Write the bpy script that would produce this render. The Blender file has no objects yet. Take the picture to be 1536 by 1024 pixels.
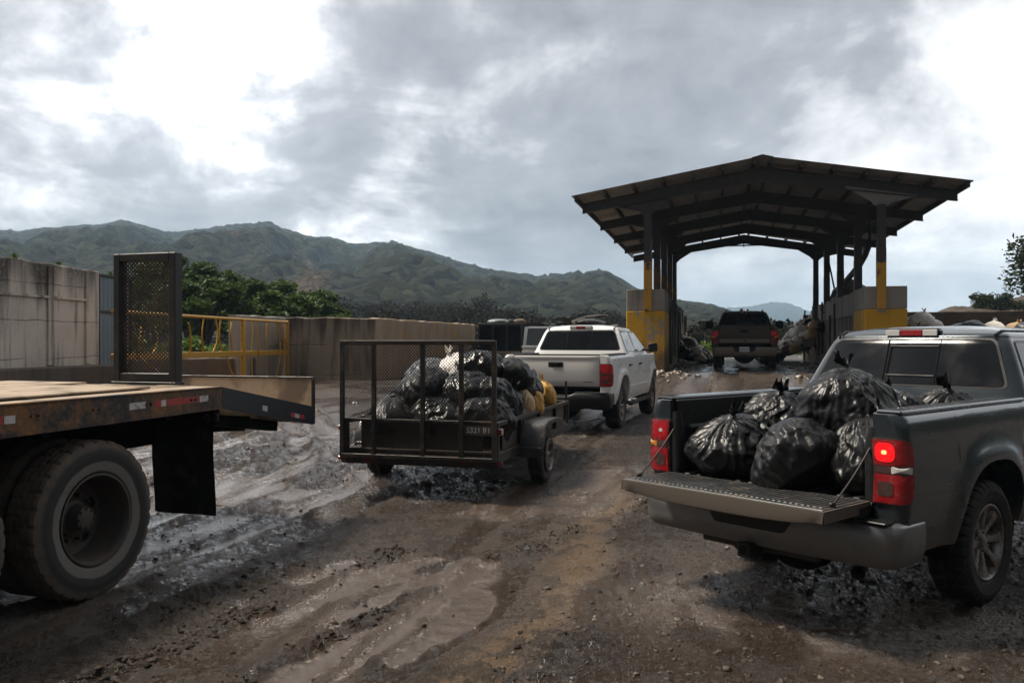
import bpy, bmesh, math, random
import numpy as np
from mathutils import Vector, Matrix, noise as mnoise

R = math.radians
PI = math.pi
scene = bpy.context.scene
COL = scene.collection
CAM_H = 1.82
FPX, CX, CY = 1300.0, 768.0, 511.0      # focal length in photo pixels, used for the lens only
rnd = random.Random(7)


# ---------------------------------------------------------------- helpers
class MB:
    """Collects geometry for ONE mesh."""
    def __init__(self):
        self.v, self.f, self.m = [], [], []
        self.M = None

    def add(self, verts, faces, mat=0):
        o = len(self.v)
        if self.M is not None:
            verts = [self.M @ Vector(p) for p in verts]
        self.v += [tuple(p) for p in verts]
        self.f += [[i + o for i in fc] for fc in faces]
        self.m += [mat] * len(faces)

    def box(self, c, s, ch=0.0, rot=None, mat=0):
        hx, hy, hz = s[0] / 2, s[1] / 2, s[2] / 2
        ch = min(ch, hx * .9, hy * .9, hz * .9)
        Rm = rot if rot is not None else Matrix.Identity(3)
        c = Vector(c)
        if ch <= 0:
            vs = [(x * hx, y * hy, z * hz) for x in (-1, 1) for y in (-1, 1) for z in (-1, 1)]
            fs = [(0, 1, 3, 2), (4, 6, 7, 5), (0, 4, 5, 1), (2, 3, 7, 6), (0, 2, 6, 4), (1, 5, 7, 3)]
            self.add([c + Rm @ Vector(p) for p in vs], fs, mat)
            return
        idx, vs = {}, []
        for sx in (-1, 1):
            for sy in (-1, 1):
                for sz in (-1, 1):
                    for a in range(3):
                        p = [sx * (hx - (0 if a == 0 else ch)), sy * (hy - (0 if a == 1 else ch)), sz * (hz - (0 if a == 2 else ch))]
                        idx[(sx, sy, sz, a)] = len(vs)
                        vs.append(Vector(p))
        fs = []
        for s_ in (-1, 1):
            fs.append([idx[(s_, a, b, 0)] for a, b in ((-1, -1), (1, -1), (1, 1), (-1, 1))])
            fs.append([idx[(a, s_, b, 1)] for a, b in ((-1, -1), (1, -1), (1, 1), (-1, 1))])
            fs.append([idx[(a, b, s_, 2)] for a, b in ((-1, -1), (1, -1), (1, 1), (-1, 1))])
        for a in (-1, 1):
            for b in (-1, 1):
                fs.append([idx[(a, b, -1, 0)], idx[(a, b, 1, 0)], idx[(a, b, 1, 1)], idx[(a, b, -1, 1)]])
                fs.append([idx[(a, -1, b, 0)], idx[(a, 1, b, 0)], idx[(a, 1, b, 2)], idx[(a, -1, b, 2)]])
                fs.append([idx[(-1, a, b, 1)], idx[(1, a, b, 1)], idx[(1, a, b, 2)], idx[(-1, a, b, 2)]])
                for d in (-1, 1):
                    fs.append([idx[(a, b, d, 0)], idx[(a, b, d, 1)], idx[(a, b, d, 2)]])
        out = []
        for f in fs:
            n = (vs[f[1]] - vs[f[0]]).cross(vs[f[2]] - vs[f[0]])
            m = sum((vs[i] for i in f), Vector()) / len(f)
            out.append(f if n.dot(m) > 0 else f[::-1])
        self.add([c + Rm @ p for p in vs], out, mat)

    def bar(self, a, b, w, h=None, ch=0.0, up=(0, 0, 1), mat=0):
        """box beam from a to b, width w, height h"""
        h = w if h is None else h
        a, b = Vector(a), Vector(b)
        d = b - a
        L = d.length
        y = d.normalized()
        u = Vector(up)
        if abs(u.dot(y)) > .98:
            u = Vector((1, 0, 0))
        x = y.cross(u).normalized()
        z = x.cross(y)
        rot = Matrix((x, y, z)).transposed()
        self.box((a + b) / 2, (w, L, h), ch, rot, mat)

    def tube(self, pts, r, n=8, cap=True, mat=0):
        pts = [Vector(p) for p in pts]
        rs = r if isinstance(r, (list, tuple)) else [r] * len(pts)
        vs, fs = [], []
        prev = None
        for i, p in enumerate(pts):
            t = (pts[min(i + 1, len(pts) - 1)] - pts[max(i - 1, 0)])
            t = t.normalized() if t.length > 0 else Vector((0, 0, 1))
            if prev is None:
                a = Vector((0, 0, 1)) if abs(t.z) < .9 else Vector((1, 0, 0))
                x = t.cross(a).normalized()
            else:
                x = (prev - t * prev.dot(t)).normalized()
            prev = x
            y = t.cross(x)
            for k in range(n):
                an = 2 * PI * k / n
                vs.append(p + (x * math.cos(an) + y * math.sin(an)) * rs[i])
        for i in range(len(pts) - 1):
            for k in range(n):
                fs.append((i * n + k, i * n + (k + 1) % n, (i + 1) * n + (k + 1) % n, (i + 1) * n + k))
        if cap:
            fs.append(tuple(range(n))[::-1])
            fs.append(tuple((len(pts) - 1) * n + k for k in range(n)))
        self.add(vs, fs, mat)

    def lathe(self, prof, seg=48, rad=None, mat=0):
        """profile [(r, x)] turned about the local x axis; rad(i, j) may scale the radius"""
        vs, fs = [], []
        n = len(prof)
        for i in range(seg):
            an = 2 * PI * i / seg
            for j, (r, x) in enumerate(prof):
                q = r + (rad(i, j) if rad else 0)
                vs.append((x, q * math.cos(an), q * math.sin(an)))
        for i in range(seg):
            k = (i + 1) % seg
            for j in range(n - 1):
                fs.append((i * n + j, k * n + j, k * n + j + 1, i * n + j + 1))
        self.add(vs, fs, mat)

    def prism(self, poly, x0, x1, plane='yz', mat=0):
        n = len(poly)
        def P(p, h):
            return {'yz': (h, p[0], p[1]), 'xz': (p[0], h, p[1]), 'xy': (p[0], p[1], h)}[plane]
        vs = [P(p, x0) for p in poly] + [P(p, x1) for p in poly]
        fs = [tuple(range(n))[::-1], tuple(range(n, 2 * n))]
        fs += [(i, (i + 1) % n, n + (i + 1) % n, n + i) for i in range(n)]
        self.add(vs, fs, mat)

    def grid(self, P, mat=0, closed=False):
        a, b = len(P), len(P[0])
        vs = [p for row in P for p in row]
        fs = []
        for i in range(a - 1):
            for j in range(b if closed else b - 1):
                k = (j + 1) % b
                fs.append((i * b + j, i * b + k, (i + 1) * b + k, (i + 1) * b + j))
        self.add(vs, fs, mat)

    def patch(self, S, outline, off, depth=0.0, rim=None, mat=0, ks=(1, .97, .9, .8, .65, .5, .35, .2, .08), seg=.05):
        """a pane or plate on the surface S(a, b, off) inside a convex outline"""
        ca = sum(p[0] for p in outline) / len(outline)
        cb = sum(p[1] for p in outline) / len(outline)
        dense = []
        for p, q in zip(outline, list(outline[1:]) + [outline[0]]):
            n = max(1, int(math.hypot(q[0] - p[0], q[1] - p[1]) / seg))
            dense += [(p[0] + (q[0] - p[0]) * k / n, p[1] + (q[1] - p[1]) * k / n) for k in range(n)]
        outline = dense
        rows = []
        if depth:
            rows.append([S(a, b, off - depth) for a, b in outline])
        for k in ks:
            rows.append([S(ca + (a - ca) * k, cb + (b - cb) * k, off) for a, b in outline])
        self.grid(rows, mat, closed=True)
        n = len(outline)
        c = S(ca, cb, off)
        self.add(list(rows[-1]) + [c], [(i, (i + 1) % n, n) for i in range(n)], mat)

    def build(self, name, mats, parent=None, smooth=True, angle=32, fix=True):
        me = bpy.data.meshes.new(name)
        me.from_pydata(self.v, [], self.f)
        if not isinstance(mats, (list, tuple)):
            mats = [mats]
        for m in mats:
            me.materials.append(m)
        if len(mats) > 1:
            me.polygons.foreach_set('material_index', self.m)
        if fix and len(self.v) < 60000:
            bm = bmesh.new()
            bm.from_mesh(me)
            bmesh.ops.recalc_face_normals(bm, faces=bm.faces)
            bm.to_mesh(me)
            bm.free()
        if smooth:
            me.polygons.foreach_set('use_smooth', [True] * len(me.polygons))
            if angle < 179:
                me.set_sharp_from_angle(angle=R(angle))
        me.update()
        o = bpy.data.objects.new(name, me)
        COL.objects.link(o)
        if parent is not None:
            o.parent = parent
        return o


def roundpoly(pts, r, n=5):
    out = []
    N = len(pts)
    rr = r if isinstance(r, (list, tuple)) else [r] * N
    for i in range(N):
        p = Vector(pts[i]); a = Vector(pts[i - 1]); b = Vector(pts[(i + 1) % N])
        da, db = (a - p), (b - p)
        q = min(rr[i], da.length * .45, db.length * .45)
        p0, p1 = p + da.normalized() * q, p + db.normalized() * q
        for k in range(n + 1):
            t = k / n
            out.append(tuple(p0 * (1 - t) ** 2 + p * 2 * t * (1 - t) + p1 * t * t))
    return out


def rect(a0, a1, b0, b1, r, n=5):
    return roundpoly([(a0, b0), (a1, b0), (a1, b1), (a0, b1)], r, n)


def tag(o, label=None, cat=None, group=None, kind=None):
    if label: o['label'] = label
    if cat: o['category'] = cat
    if group: o['group'] = group
    if kind: o['kind'] = kind
    return o


def thing(name, label, cat, loc=(0, 0, 0), rz=0.0, group=None, parent=None):
    o = bpy.data.objects.new(name, None)
    o.empty_display_size = .2
    COL.objects.link(o)
    o.location = loc
    o.rotation_euler = (0, 0, rz)
    if parent is not None:
        o.parent = parent
    return tag(o, label, cat, group)


def node_part(name, parent, loc=(0, 0, 0), rz=0.0):
    return thing(name, None, None, loc, rz, None, parent)


def dup_tree(o, parent=None):
    c = o.copy()
    COL.objects.link(c)
    c.parent = parent
    for ch in list(o.children):
        dup_tree(ch, c)
    return c


def text_mesh(body, size, name, mat, parent, M, depth=.001):
    cu = bpy.data.curves.new(name, 'FONT')
    cu.body = body
    cu.size = size
    cu.align_x = 'CENTER'
    cu.align_y = 'CENTER'
    cu.extrude = depth
    cu.resolution_u = 3
    cu.materials.append(mat)
    fo = bpy.data.objects.new(name + '_curve', cu)
    COL.objects.link(fo)
    dg = bpy.context.evaluated_depsgraph_get()
    me = bpy.data.meshes.new_from_object(fo.evaluated_get(dg))
    bpy.data.objects.remove(fo)
    o = bpy.data.objects.new(name, me)
    COL.objects.link(o)
    o.parent = parent
    o.matrix_local = M
    return o


# ---------------------------------------------------------------- materials
def lin(c):
    """sRGB 0-255 to linear"""
    return tuple(((x / 255) / 12.92 if x / 255 <= .04045 else ((x / 255 + .055) / 1.055) ** 2.4) for x in c)


class NT:
    def __init__(self, name):
        self.m = bpy.data.materials.new(name)
        self.m.use_nodes = True
        self.t = self.m.node_tree
        self.n = self.t.nodes
        self.b = self.n['Principled BSDF']
        self.out = self.n['Material Output']

    def new(self, typ, **kw):
        n = self.n.new(typ)
        for k, v in kw.items():
            setattr(n, k, v)
        return n

    def link(self, a, b):
        self.t.links.new(a, b)

    def val(self, sock, v):
        if hasattr(v, 'is_linked') or isinstance(v, bpy.types.NodeSocket):
            self.link(v, sock)
        else:
            sock.default_value = v

    def noise(self, scale, detail=5, rough=.55, vec=None, dist=0.0, ntype=None, lac=2.0):
        n = self.new('ShaderNodeTexNoise')
        if ntype: n.noise_type = ntype
        n.inputs['Scale'].default_value = scale
        n.inputs['Detail'].default_value = detail
        n.inputs['Roughness'].default_value = rough
        n.inputs['Distortion'].default_value = dist
        if vec is not None: self.link(vec, n.inputs['Vector'])
        return n.outputs['Fac']

    def coord(self, kind='Object', scale=None, rot=None):
        c = self.new('ShaderNodeTexCoord').outputs[kind]
        if scale is None and rot is None: return c
        mp = self.new('ShaderNodeMapping')
        if scale: mp.inputs['Scale'].default_value = scale
        if rot: mp.inputs['Rotation'].default_value = rot
        self.link(c, mp.inputs['Vector'])
        return mp.outputs[0]

    def world(self, scale=None, rot=None):
        c = self.new('ShaderNodeNewGeometry').outputs['Position']
        if scale is None and rot is None: return c
        mp = self.new('ShaderNodeMapping')
        if scale: mp.inputs['Scale'].default_value = scale
        if rot: mp.inputs['Rotation'].default_value = rot
        self.link(c, mp.inputs['Vector'])
        return mp.outputs[0]

    def math(self, op, a, b=0.0, c=0.0, clamp=False):
        n = self.new('ShaderNodeMath', operation=op, use_clamp=clamp)
        self.val(n.inputs[0], a); self.val(n.inputs[1], b)
        if op in ('MULTIPLY_ADD', 'SMOOTH_MIN'): self.val(n.inputs[2], c)
        return n.outputs[0]

    def ss(self, v, a, b, lo=0.0, hi=1.0):
        n = self.new('ShaderNodeMapRange', interpolation_type='SMOOTHSTEP')
        self.val(n.inputs[0], v)
        n.inputs[1].default_value = a; n.inputs[2].default_value = b
        n.inputs[3].default_value = lo; n.inputs[4].default_value = hi
        return n.outputs[0]

    def mix(self, fac, a, b, blend='MIX'):
        n = self.new('ShaderNodeMix', data_type='RGBA', blend_type=blend)
        self.val(n.inputs[0], fac)
        for s, v in ((n.inputs[6], a), (n.inputs[7], b)):
            if isinstance(v, (tuple, list)):
                s.default_value = (*v[:3], 1)
            else:
                self.link(v, s)
        return n.outputs[2]

    def sep(self, v):
        n = self.new('ShaderNodeSeparateXYZ')
        self.link(v, n.inputs[0])
        return n.outputs

    def attr(self, name):
        return self.new('ShaderNodeAttribute', attribute_name=name).outputs['Fac']

    def bump(self, h, strength=.3, dist=.02, prev=None):
        n = self.new('ShaderNodeBump')
        n.inputs['Strength'].default_value = strength
        n.inputs['Distance'].default_value = dist
        self.link(h, n.inputs['Height'])
        if prev is not None: self.link(prev, n.inputs['Normal'])
        return n.outputs[0]

    def set(self, color=None, rough=None, metal=None, normal=None, spec=None, coat=None, coat_rough=None, ior=None):
        b = self.b.inputs
        if color is not None:
            if isinstance(color, (tuple, list)): b['Base Color'].default_value = (*color[:3], 1)
            else: self.link(color, b['Base Color'])
        for k, v in (('Roughness', rough), ('Metallic', metal), ('Specular IOR Level', spec), ('Coat Weight', coat), ('Coat Roughness', coat_rough), ('IOR', ior)):
            if v is not None: self.val(b[k], v)
        if normal is not None: self.link(normal, b['Normal'])
        return self.m


def mat_simple(name, color, rough=.5, metal=0.0, nscale=20, var=.25, bump=.1, bdist=.004, dirt=None, dirt_amt=.5, spec=None):
    t = NT(name)
    co = t.coord()
    n1 = t.noise(nscale, 6, .6, co)
    n2 = t.noise(nscale * .17 + .8, 4, .6, co)
    dark = tuple(c * (1 - var) for c in color)
    lite = tuple(min(1, c * (1 + var)) for c in color)
    col = t.mix(n1, dark, lite)
    rg = t.ss(n2, .3, .7, max(.03, rough - .12), min(1, rough + .12))
    if dirt:
        mk = t.ss(t.math('ADD', t.math('MULTIPLY', n1, .5), t.math('MULTIPLY', n2, .7)), .75 - dirt_amt * .35, .85 - dirt_amt * .15)
        col = t.mix(mk, col, dirt)
        rg = t.math('MAXIMUM', rg, t.math('MULTIPLY', mk, .75))
    return t.set(col, rg, metal, t.bump(n1, bump, bdist), spec=spec)


MUD = (.075, .052, .036)
MUD_DRY = (.15, .115, .085)


def mat_paint(name, color, rough=.3, metal=.0, coat=.5, mud=.6, mudtop=.95, mudcol=MUD_DRY, dust=.25):
    """car paint with road dust and mud spattered up from the sills"""
    t = NT(name)
    co = t.coord()
    z = t.sep(co)[2]
    n1 = t.noise(5, 7, .65, co)
    n2 = t.noise(60, 4, .7, co)
    n3 = t.noise(2.2, 5, .6, t.coord('Object', (1, .35, 2.5)))
    h = t.ss(z, .45, mudtop, 1.0, 0.0)
    m = t.math('ADD', t.math('MULTIPLY', h, 1.1), t.math('MULTIPLY', t.math('SUBTRACT', n1, .5), 1.2))
    m = t.math('ADD', m, t.math('MULTIPLY', t.math('SUBTRACT', n2, .5), .7))
    mk = t.math('MULTIPLY', t.ss(m, .35, 1.0), mud)
    dk = t.math('MULTIPLY', t.ss(n3, .38, .72), dust)
    fac = t.math('MAXIMUM', mk, dk)
    col = t.mix(fac, color, mudcol)
    rg = t.math('ADD', t.math('MULTIPLY', fac, .45), t.ss(n3, .3, .8, rough - .05, rough + .12))
    met = t.math('MULTIPLY', t.math('SUBTRACT', 1.0, fac), metal)
    ct = t.math('MULTIPLY', t.math('SUBTRACT', 1.0, fac), coat)
    return t.set(col, rg, met, t.bump(n2, .04, .003), coat=ct, coat_rough=.12)


def mat_glass(name, color=(.004, .0045, .0055), rough=.06):
    t = NT(name)
    co = t.coord()
    n = t.noise(3.0, 5, .6, co)
    n2 = t.noise(.9, 2, .5, co)
    col = t.mix(t.ss(n, .5, .85, 0, .25), color, (.04, .036, .032))
    return t.set(col, t.ss(n, .35, .75, rough, rough + .16), 0, t.bump(n2, .03, .05), spec=.4)


def mat_lamp(name, color, emit=0.0, rough=.15):
    t = NT(name)
    co = t.coord()
    w = t.new('ShaderNodeTexWave', wave_type='BANDS', bands_direction='Z')
    w.inputs['Scale'].default_value = 36
    t.link(co, w.inputs['Vector'])
    n = t.noise(30, 4, .6, co)
    col = t.mix(t.math('MULTIPLY', w.outputs['Fac'], .5), color, tuple(c * .35 for c in color))
    col = t.mix(t.ss(n, .55, .8, 0, .4), col, MUD_DRY)
    t.set(col, t.ss(n, .4, .8, rough, rough + .3), 0, t.bump(w.outputs['Fac'], .15, .004), coat=.6, coat_rough=.08)
    if emit:
        t.b.inputs['Emission Color'].default_value = (*color[:3], 1)
        t.b.inputs['Emission Strength'].default_value = emit
    return t.m


def mat_rust_steel(name, paint=(.02, .019, .018), rust=(.09, .042, .02), amt=.5, rough=.6, scale=6):
    t = NT(name)
    co = t.coord()
    n1 = t.noise(scale, 8, .7, co)
    n2 = t.noise(scale * 9, 5, .7, co)
    m = t.ss(t.math('ADD', t.math('MULTIPLY', n1, .75), t.math('MULTIPLY', n2, .3)), .66 - amt * .3, .74 - amt * .12)
    rc = t.mix(n2, tuple(c * .45 for c in rust), tuple(c * 1.5 for c in rust))
    col = t.mix(m, paint, rc)
    return t.set(col, t.ss(m, 0, 1, rough - .15, rough + .25), t.ss(m, 0, 1, .25, 0), t.bump(n2, .35, .004))


def mat_concrete(name, base=(.30, .27, .235), stain=(.09, .075, .06), streak=.6, lines=0.0, paint=None, scale=1.0, joint=.9, drip=None, splash=None):
    t = NT(name)
    p = t.world()
    n1 = t.noise(1.3 * scale, 8, .65, p)
    n2 = t.noise(14 * scale, 6, .7, p)
    st = t.noise(2.2 * scale, 6, .62, t.world((1.6, 1.6, .16)))
    big = t.noise(.35 * scale, 4, .5, p)
    col = t.mix(n1, tuple(c * .68 for c in base), tuple(c * 1.25 for c in base))
    col = t.mix(t.math('MULTIPLY', t.ss(st, .47, .72), streak), col, stain)
    col = t.mix(t.math('MULTIPLY', t.ss(big, .45, .7), .35), col, tuple(c * .5 for c in base))
    col = t.mix(t.math('MULTIPLY', t.ss(n2, .62, .75), .4), col, tuple(c * .45 for c in base))
    h = t.math('ADD', t.math('MULTIPLY', n1, .6), t.math('MULTIPLY', n2, .35))
    if drip:                                # soot and moss running down from the coping
        zz = t.sep(t.world())[2]
        dn = t.noise(1.0, 5, .6, t.world((2.2, 2.2, .10)))
        dm = t.ss(t.math('ADD', zz, t.math('MULTIPLY', t.math('SUBTRACT', dn, .5), 3.4)), drip - 1.0, drip + .1)
        col = t.mix(t.math('MULTIPLY', dm, t.ss(n2, .25, .55, .45, .95)), col, tuple(c * .7 for c in stain))
    if lines:
        zz = t.sep(t.world())[2]
        wob = t.math('MULTIPLY', t.math('SUBTRACT', t.noise(1.1, 3, .5, p), .5), .16)
        fr = t.math('FRACT', t.math('MULTIPLY', t.math('ADD', zz, wob), 1 / lines))
        ln = t.math('MULTIPLY', t.ss(t.math('ABSOLUTE', t.math('SUBTRACT', fr, .5)), 0.0, .03, 1, 0), t.ss(n1, .38, .55))
        col = t.mix(t.math('MULTIPLY', ln, joint), col, tuple(c * .35 for c in stain))
        h = t.math('SUBTRACT', h, t.math('MULTIPLY', ln, .8))
    if paint:                               # worn paint that has flaked off in patches
        k = t.math('ADD', t.math('MULTIPLY', n1, .55), t.math('ADD', t.math('MULTIPLY', n2, .3), t.math('MULTIPLY', st, .3)))
        pm = t.ss(k, paint[1], paint[1] + .05, 1, 0)
        pc = t.mix(n2, tuple(c * .7 for c in paint[0]), tuple(c * 1.15 for c in paint[0]))
        pc = t.mix(t.math('MULTIPLY', t.ss(st, .5, .75), .55), pc, tuple(c * .35 for c in paint[0]))
        col = t.mix(pm, col, pc)
    if splash:                              # mud thrown up by passing wheels
        zz = t.sep(t.world())[2]
        sm = t.ss(t.math('ADD', zz, t.math('ADD', t.math('MULTIPLY', t.math('SUBTRACT', n1, .5), 1.6), t.math('MULTIPLY', t.math('SUBTRACT', n2, .5), .9))), splash, splash + .75, 1, 0)
        col = t.mix(t.math('MULTIPLY', sm, .85), col, t.mix(n2, (.05, .034, .023), (.10, .07, .047)))
    return t.set(col, .88, 0, t.bump(h, .5, .03))


def mat_bag(name, color=(.003, .003, .0035), rough=.32, scale=6, thin=0.0):
    t = NT(name)
    co = t.coord()
    n1 = t.noise(scale, 6, .62, co, .8, 'RIDGED_MULTIFRACTAL')
    n2 = t.noise(scale * 2.7, 5, .6, t.coord('Object', (1, 1, .35)), .6)
    col = t.mix(n2, color, tuple(c * 1.8 + .002 for c in color))
    dust = t.noise(3, 5, .6, co)
    col = t.mix(t.ss(dust, .55, .8, 0, .10), col, (.07, .055, .042))
    h = t.math('ADD', t.math('MULTIPLY', n1, .16), t.math('MULTIPLY', n2, .8))
    return t.set(col, t.ss(dust, .3, .75, rough, rough + .16), 0, t.bump(h, .16, .022), spec=.36)


M = {}
M['gray'] = mat_paint('gray_metallic_paint', (.034, .043, .050), .24, .5, .55, 1.0, .82, (.085, .068, .053), .05)
M['white'] = mat_paint('white_paint', (.82, .82, .81), .3, 0, .5, .5, .95, (.32, .275, .225), .10)
M['brownpaint'] = mat_paint('dark_brown_paint', (.030, .024, .019), .4, .1, .25, .7, 1.5, (.075, .055, .04), .5)
M['tanpaint'] = mat_paint('tan_trim_paint', (.24, .19, .14), .5, 0, .1, .5, 1.0, (.14, .10, .07), .5)
M['black'] = mat_simple('black_plastic', (.008, .008, .009), .5, 0, 40, .3, .15, spec=.35)
M['bedliner'] = mat_simple('bed_liner', (.008, .008, .0085), .55, 0, 120, .35, .3, .003, (.05, .04, .03), .2, spec=.3)
M['gatelin'] = mat_simple('tailgate_liner', (.055, .057, .058), .38, .3, 60, .3, .15, .003, MUD_DRY, .4)
M['under'] = mat_simple('underbody', (.004, .0036, .0033), .85, 0, 20, .4, .2, spec=.12)
M['chrome'] = mat_paint('dull_chrome', (.33, .32, .31), .32, .85, 0, .75, .85, (.10, .085, .07), .45)
M['gbump'] = mat_paint('gray_bumper_paint', (.19, .19, .19), .32, .8, .1, .7, .70, (.10, .085, .07), .3)
M['glass'] = mat_glass('tinted_glass')
M['sideglass'] = mat_glass('side_glass', (.02, .022, .025), .05)
M['mirror'] = NT('mirror_glass').set((.5, .52, .55), .08, 1.0)
M['lampred'] = mat_lamp('red_lamp', (.30, .008, .012))
M['lampdim'] = mat_lamp('red_lamp_dim', (.40, .008, .012), .05)
M['lampon'] = mat_lamp('red_brake_lamp_lit', (.85, .004, .007), .55)
M['lamphot'] = mat_lamp('bulb_hot_spot', (1.0, .35, .12), 1.2)
M['lampclear'] = mat_lamp('clear_lamp', (.62, .60, .57))
M['lampsmoke'] = mat_lamp('smoked_lamp', (.07, .035, .03))
M['lampamber'] = mat_lamp('amber_lamp', (.55, .20, .02), .06)
M['tyre'] = mat_simple('tyre_rubber', (.011, .0105, .010), .75, 0, 45, .3, .3, .004, (.05, .037, .027), .5, spec=.3)
M['tyremud'] = mat_simple('muddy_tyre_rubber', (.018, .016, .014), .8, 0, 30, .35, .4, .006, (.075, .058, .043), .6, spec=.3)
M['rim'] = mat_simple('alloy_rim', (.30, .29, .28), .38, .7, 30, .2, .1, .003, (.12, .095, .075), .75)
M['rimdark'] = mat_simple('steel_rim', (.05, .043, .038), .7, .2, 25, .4, .3, .004, (.07, .05, .036), .7)
M['steel'] = mat_rust_steel('dark_painted_steel', (.010, .0095, .009), (.05, .028, .016), .4)
M['trailsteel'] = mat_rust_steel('muddy_trailer_steel', (.016, .013, .011), (.060, .038, .024), .55)
M['fendersteel'] = mat_rust_steel('fender_steel', (.035, .035, .036), (.08, .06, .045), .35, .45)
M['meshsteel'] = mat_rust_steel('muddy_mesh_steel', (.045, .038, .031), (.10, .07, .045), .6)
M['rustrail'] = mat_rust_steel('rusty_channel', (.014, .015, .018), (.19, .09, .03), .72, .55, 3.2)
M['bluesteel'] = mat_rust_steel('blue_black_steel', (.022, .026, .033), (.06, .04, .028), .25, .5)
M['yellow'] = mat_rust_steel('worn_yellow_paint', (.50, .26, .022), (.16, .075, .02), .3, .6, 7)
M['hpost'] = mat_rust_steel('hangar_steel', (.040, .037, .035), (.09, .06, .04), .5, .6, 4)
M['conc'] = mat_concrete('old_concrete')
M['conc2'] = mat_concrete('brown_concrete', (.30, .235, .175), (.06, .042, .03), .85, 1.1, None, 1.0, .5, 2.75)
M['concwall'] = mat_concrete('tall_wall_concrete', (.60, .525, .455), (.085, .07, .058), .85, .92, None, 1.0, .55, 3.75)
M['concdark'] = mat_concrete('dark_concrete', (.12, .09, .07), (.05, .036, .028), .6)
M['concyel'] = mat_concrete('yellow_painted_concrete', (.30, .26, .215), (.10, .075, .05), .4, 0, ((.60, .32, .02), .60), splash=1.15)
M['concyel2'] = mat_concrete('flaked_yellow_concrete', (.36, .27, .19), (.12, .08, .05), .45, 0, ((.52, .27, .03), .475))
M['tape_r'] = mat_simple('red_tape', (.36, .025, .025), .4, 0, 60, .25, .05, .002, MUD_DRY, .45)
M['tape_w'] = mat_simple('white_tape', (.48, .47, .45), .4, 0, 60, .2, .05, .002, MUD_DRY, .45)
M['rubber'] = mat_simple('black_rubber', (.004, .0038, .0036), .7, 0, 9, .4, .2, .006, (.035, .026, .019), .38, spec=.15)
M['letter'] = mat_simple('white_stencil', (.45, .43, .41), .7, 0, 90, .2, .05, .002, MUD_DRY, .4)
M['plate'] = mat_simple('plate_white', (.62, .62, .60), .45, 0, 60, .1, .05, .002, MUD_DRY, .2)
M['ink'] = mat_simple('plate_ink', (.04, .05, .07), .5)
M['bag'] = mat_bag('black_bag_plastic')
M['bag2'] = mat_bag('matte_black_bag_plastic', (.004, .0042, .005), .22, 7)
M['bagtan'] = mat_bag('tan_bag_plastic', (.34, .22, .12), .38, 7)
M['bagyel'] = mat_bag('yellow_bag_plastic', (.40, .225, .05), .4, 7)
M['bagwhite'] = mat_bag('white_bag_plastic', (.62, .58, .53), .4, 7)
M['baggray'] = mat_bag('gray_bag_plastic', (.045, .048, .052), .26, 7)
M['bagbrown'] = mat_bag('brown_bag_plastic', (.10, .065, .04), .4, 7)
M['skip'] = mat_rust_steel('blue_gray_sheet', (.17, .20, .21), (.10, .07, .05), .3, .6, 2.5)
M['bluedoor'] = mat_rust_steel('faded_blue_sheet', (.20, .26, .31), (.10, .075, .06), .3, .6, 2.0)
M['orange'] = mat_simple('orange_plastic', (.55, .10, .02), .5)


def mat_wood(name, base=(.46, .36, .26), dark=(.16, .115, .08), st=.55):
    t = NT(name)
    co = t.coord()
    g = t.noise(7, 7, .65, t.coord('Object', (6, .5, 6)), .5)
    n = t.noise(2.1, 7, .6, co)
    fine = t.noise(60, 4, .6, co)
    col = t.mix(g, tuple(c * .7 for c in base), tuple(c * 1.18 for c in base))
    col = t.mix(t.ss(n, st, st + .14, 0, .8), col, dark)
    col = t.mix(t.ss(fine, .66, .74, 0, .6), col, dark)
    return t.set(col, .75, 0, t.bump(g, .3, .006))


M['ply'] = mat_wood('weathered_plywood', (.36, .275, .195), (.085, .06, .042), .47)
M['board'] = mat_wood('dark_board', (.055, .042, .031), (.018, .013, .010))
# ---------------------------------------------------------------- wheels
def tyre_mb(Rt, rr, seg, b=.135, tread=True):
    mb = MB()
    k = Rt - rr
    prof = [(rr + .002, -b * .72), (rr + k * .12, -b * .92), (rr + k * .45, -b * 1.02), (rr + k * .78, -b * .98), (Rt - .012, -b * .86), (Rt - .002, -b * .72)]
    for a, c in ((-.72, -.42), (-.36, -.04), (.04, .36), (.42, .72)):
        prof += [(Rt - .016, b * a - .003)] if a > -.72 else []
        prof += [(Rt, b * a + .004), (Rt, b * c - .004)]
        if c < .7: prof += [(Rt - .016, b * c + .003)]
    prof += [(Rt - .012, b * .86), (rr + k * .78, b * .98), (rr + k * .62, b * 1.015), (rr + k * .57, b * 1.03), (rr + k * .52, b * 1.015), (rr + k * .3, b * .98), (rr + k * .12, b * .92), (rr + .002, b * .76)]

    def rad(i, j):
        r, x = prof[j]
        if not tread or r < rr + k * .7: return 0
        ax = abs(x) / b
        ph = (i + (2 if x > 0 else 0)) % 5
        if ax > .4: return -.013 if ph == 0 else 0
        return -.012 if (ph == 0 and r > Rt - .01) else 0
    mb.lathe(prof, seg, rad)
    return mb


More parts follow.
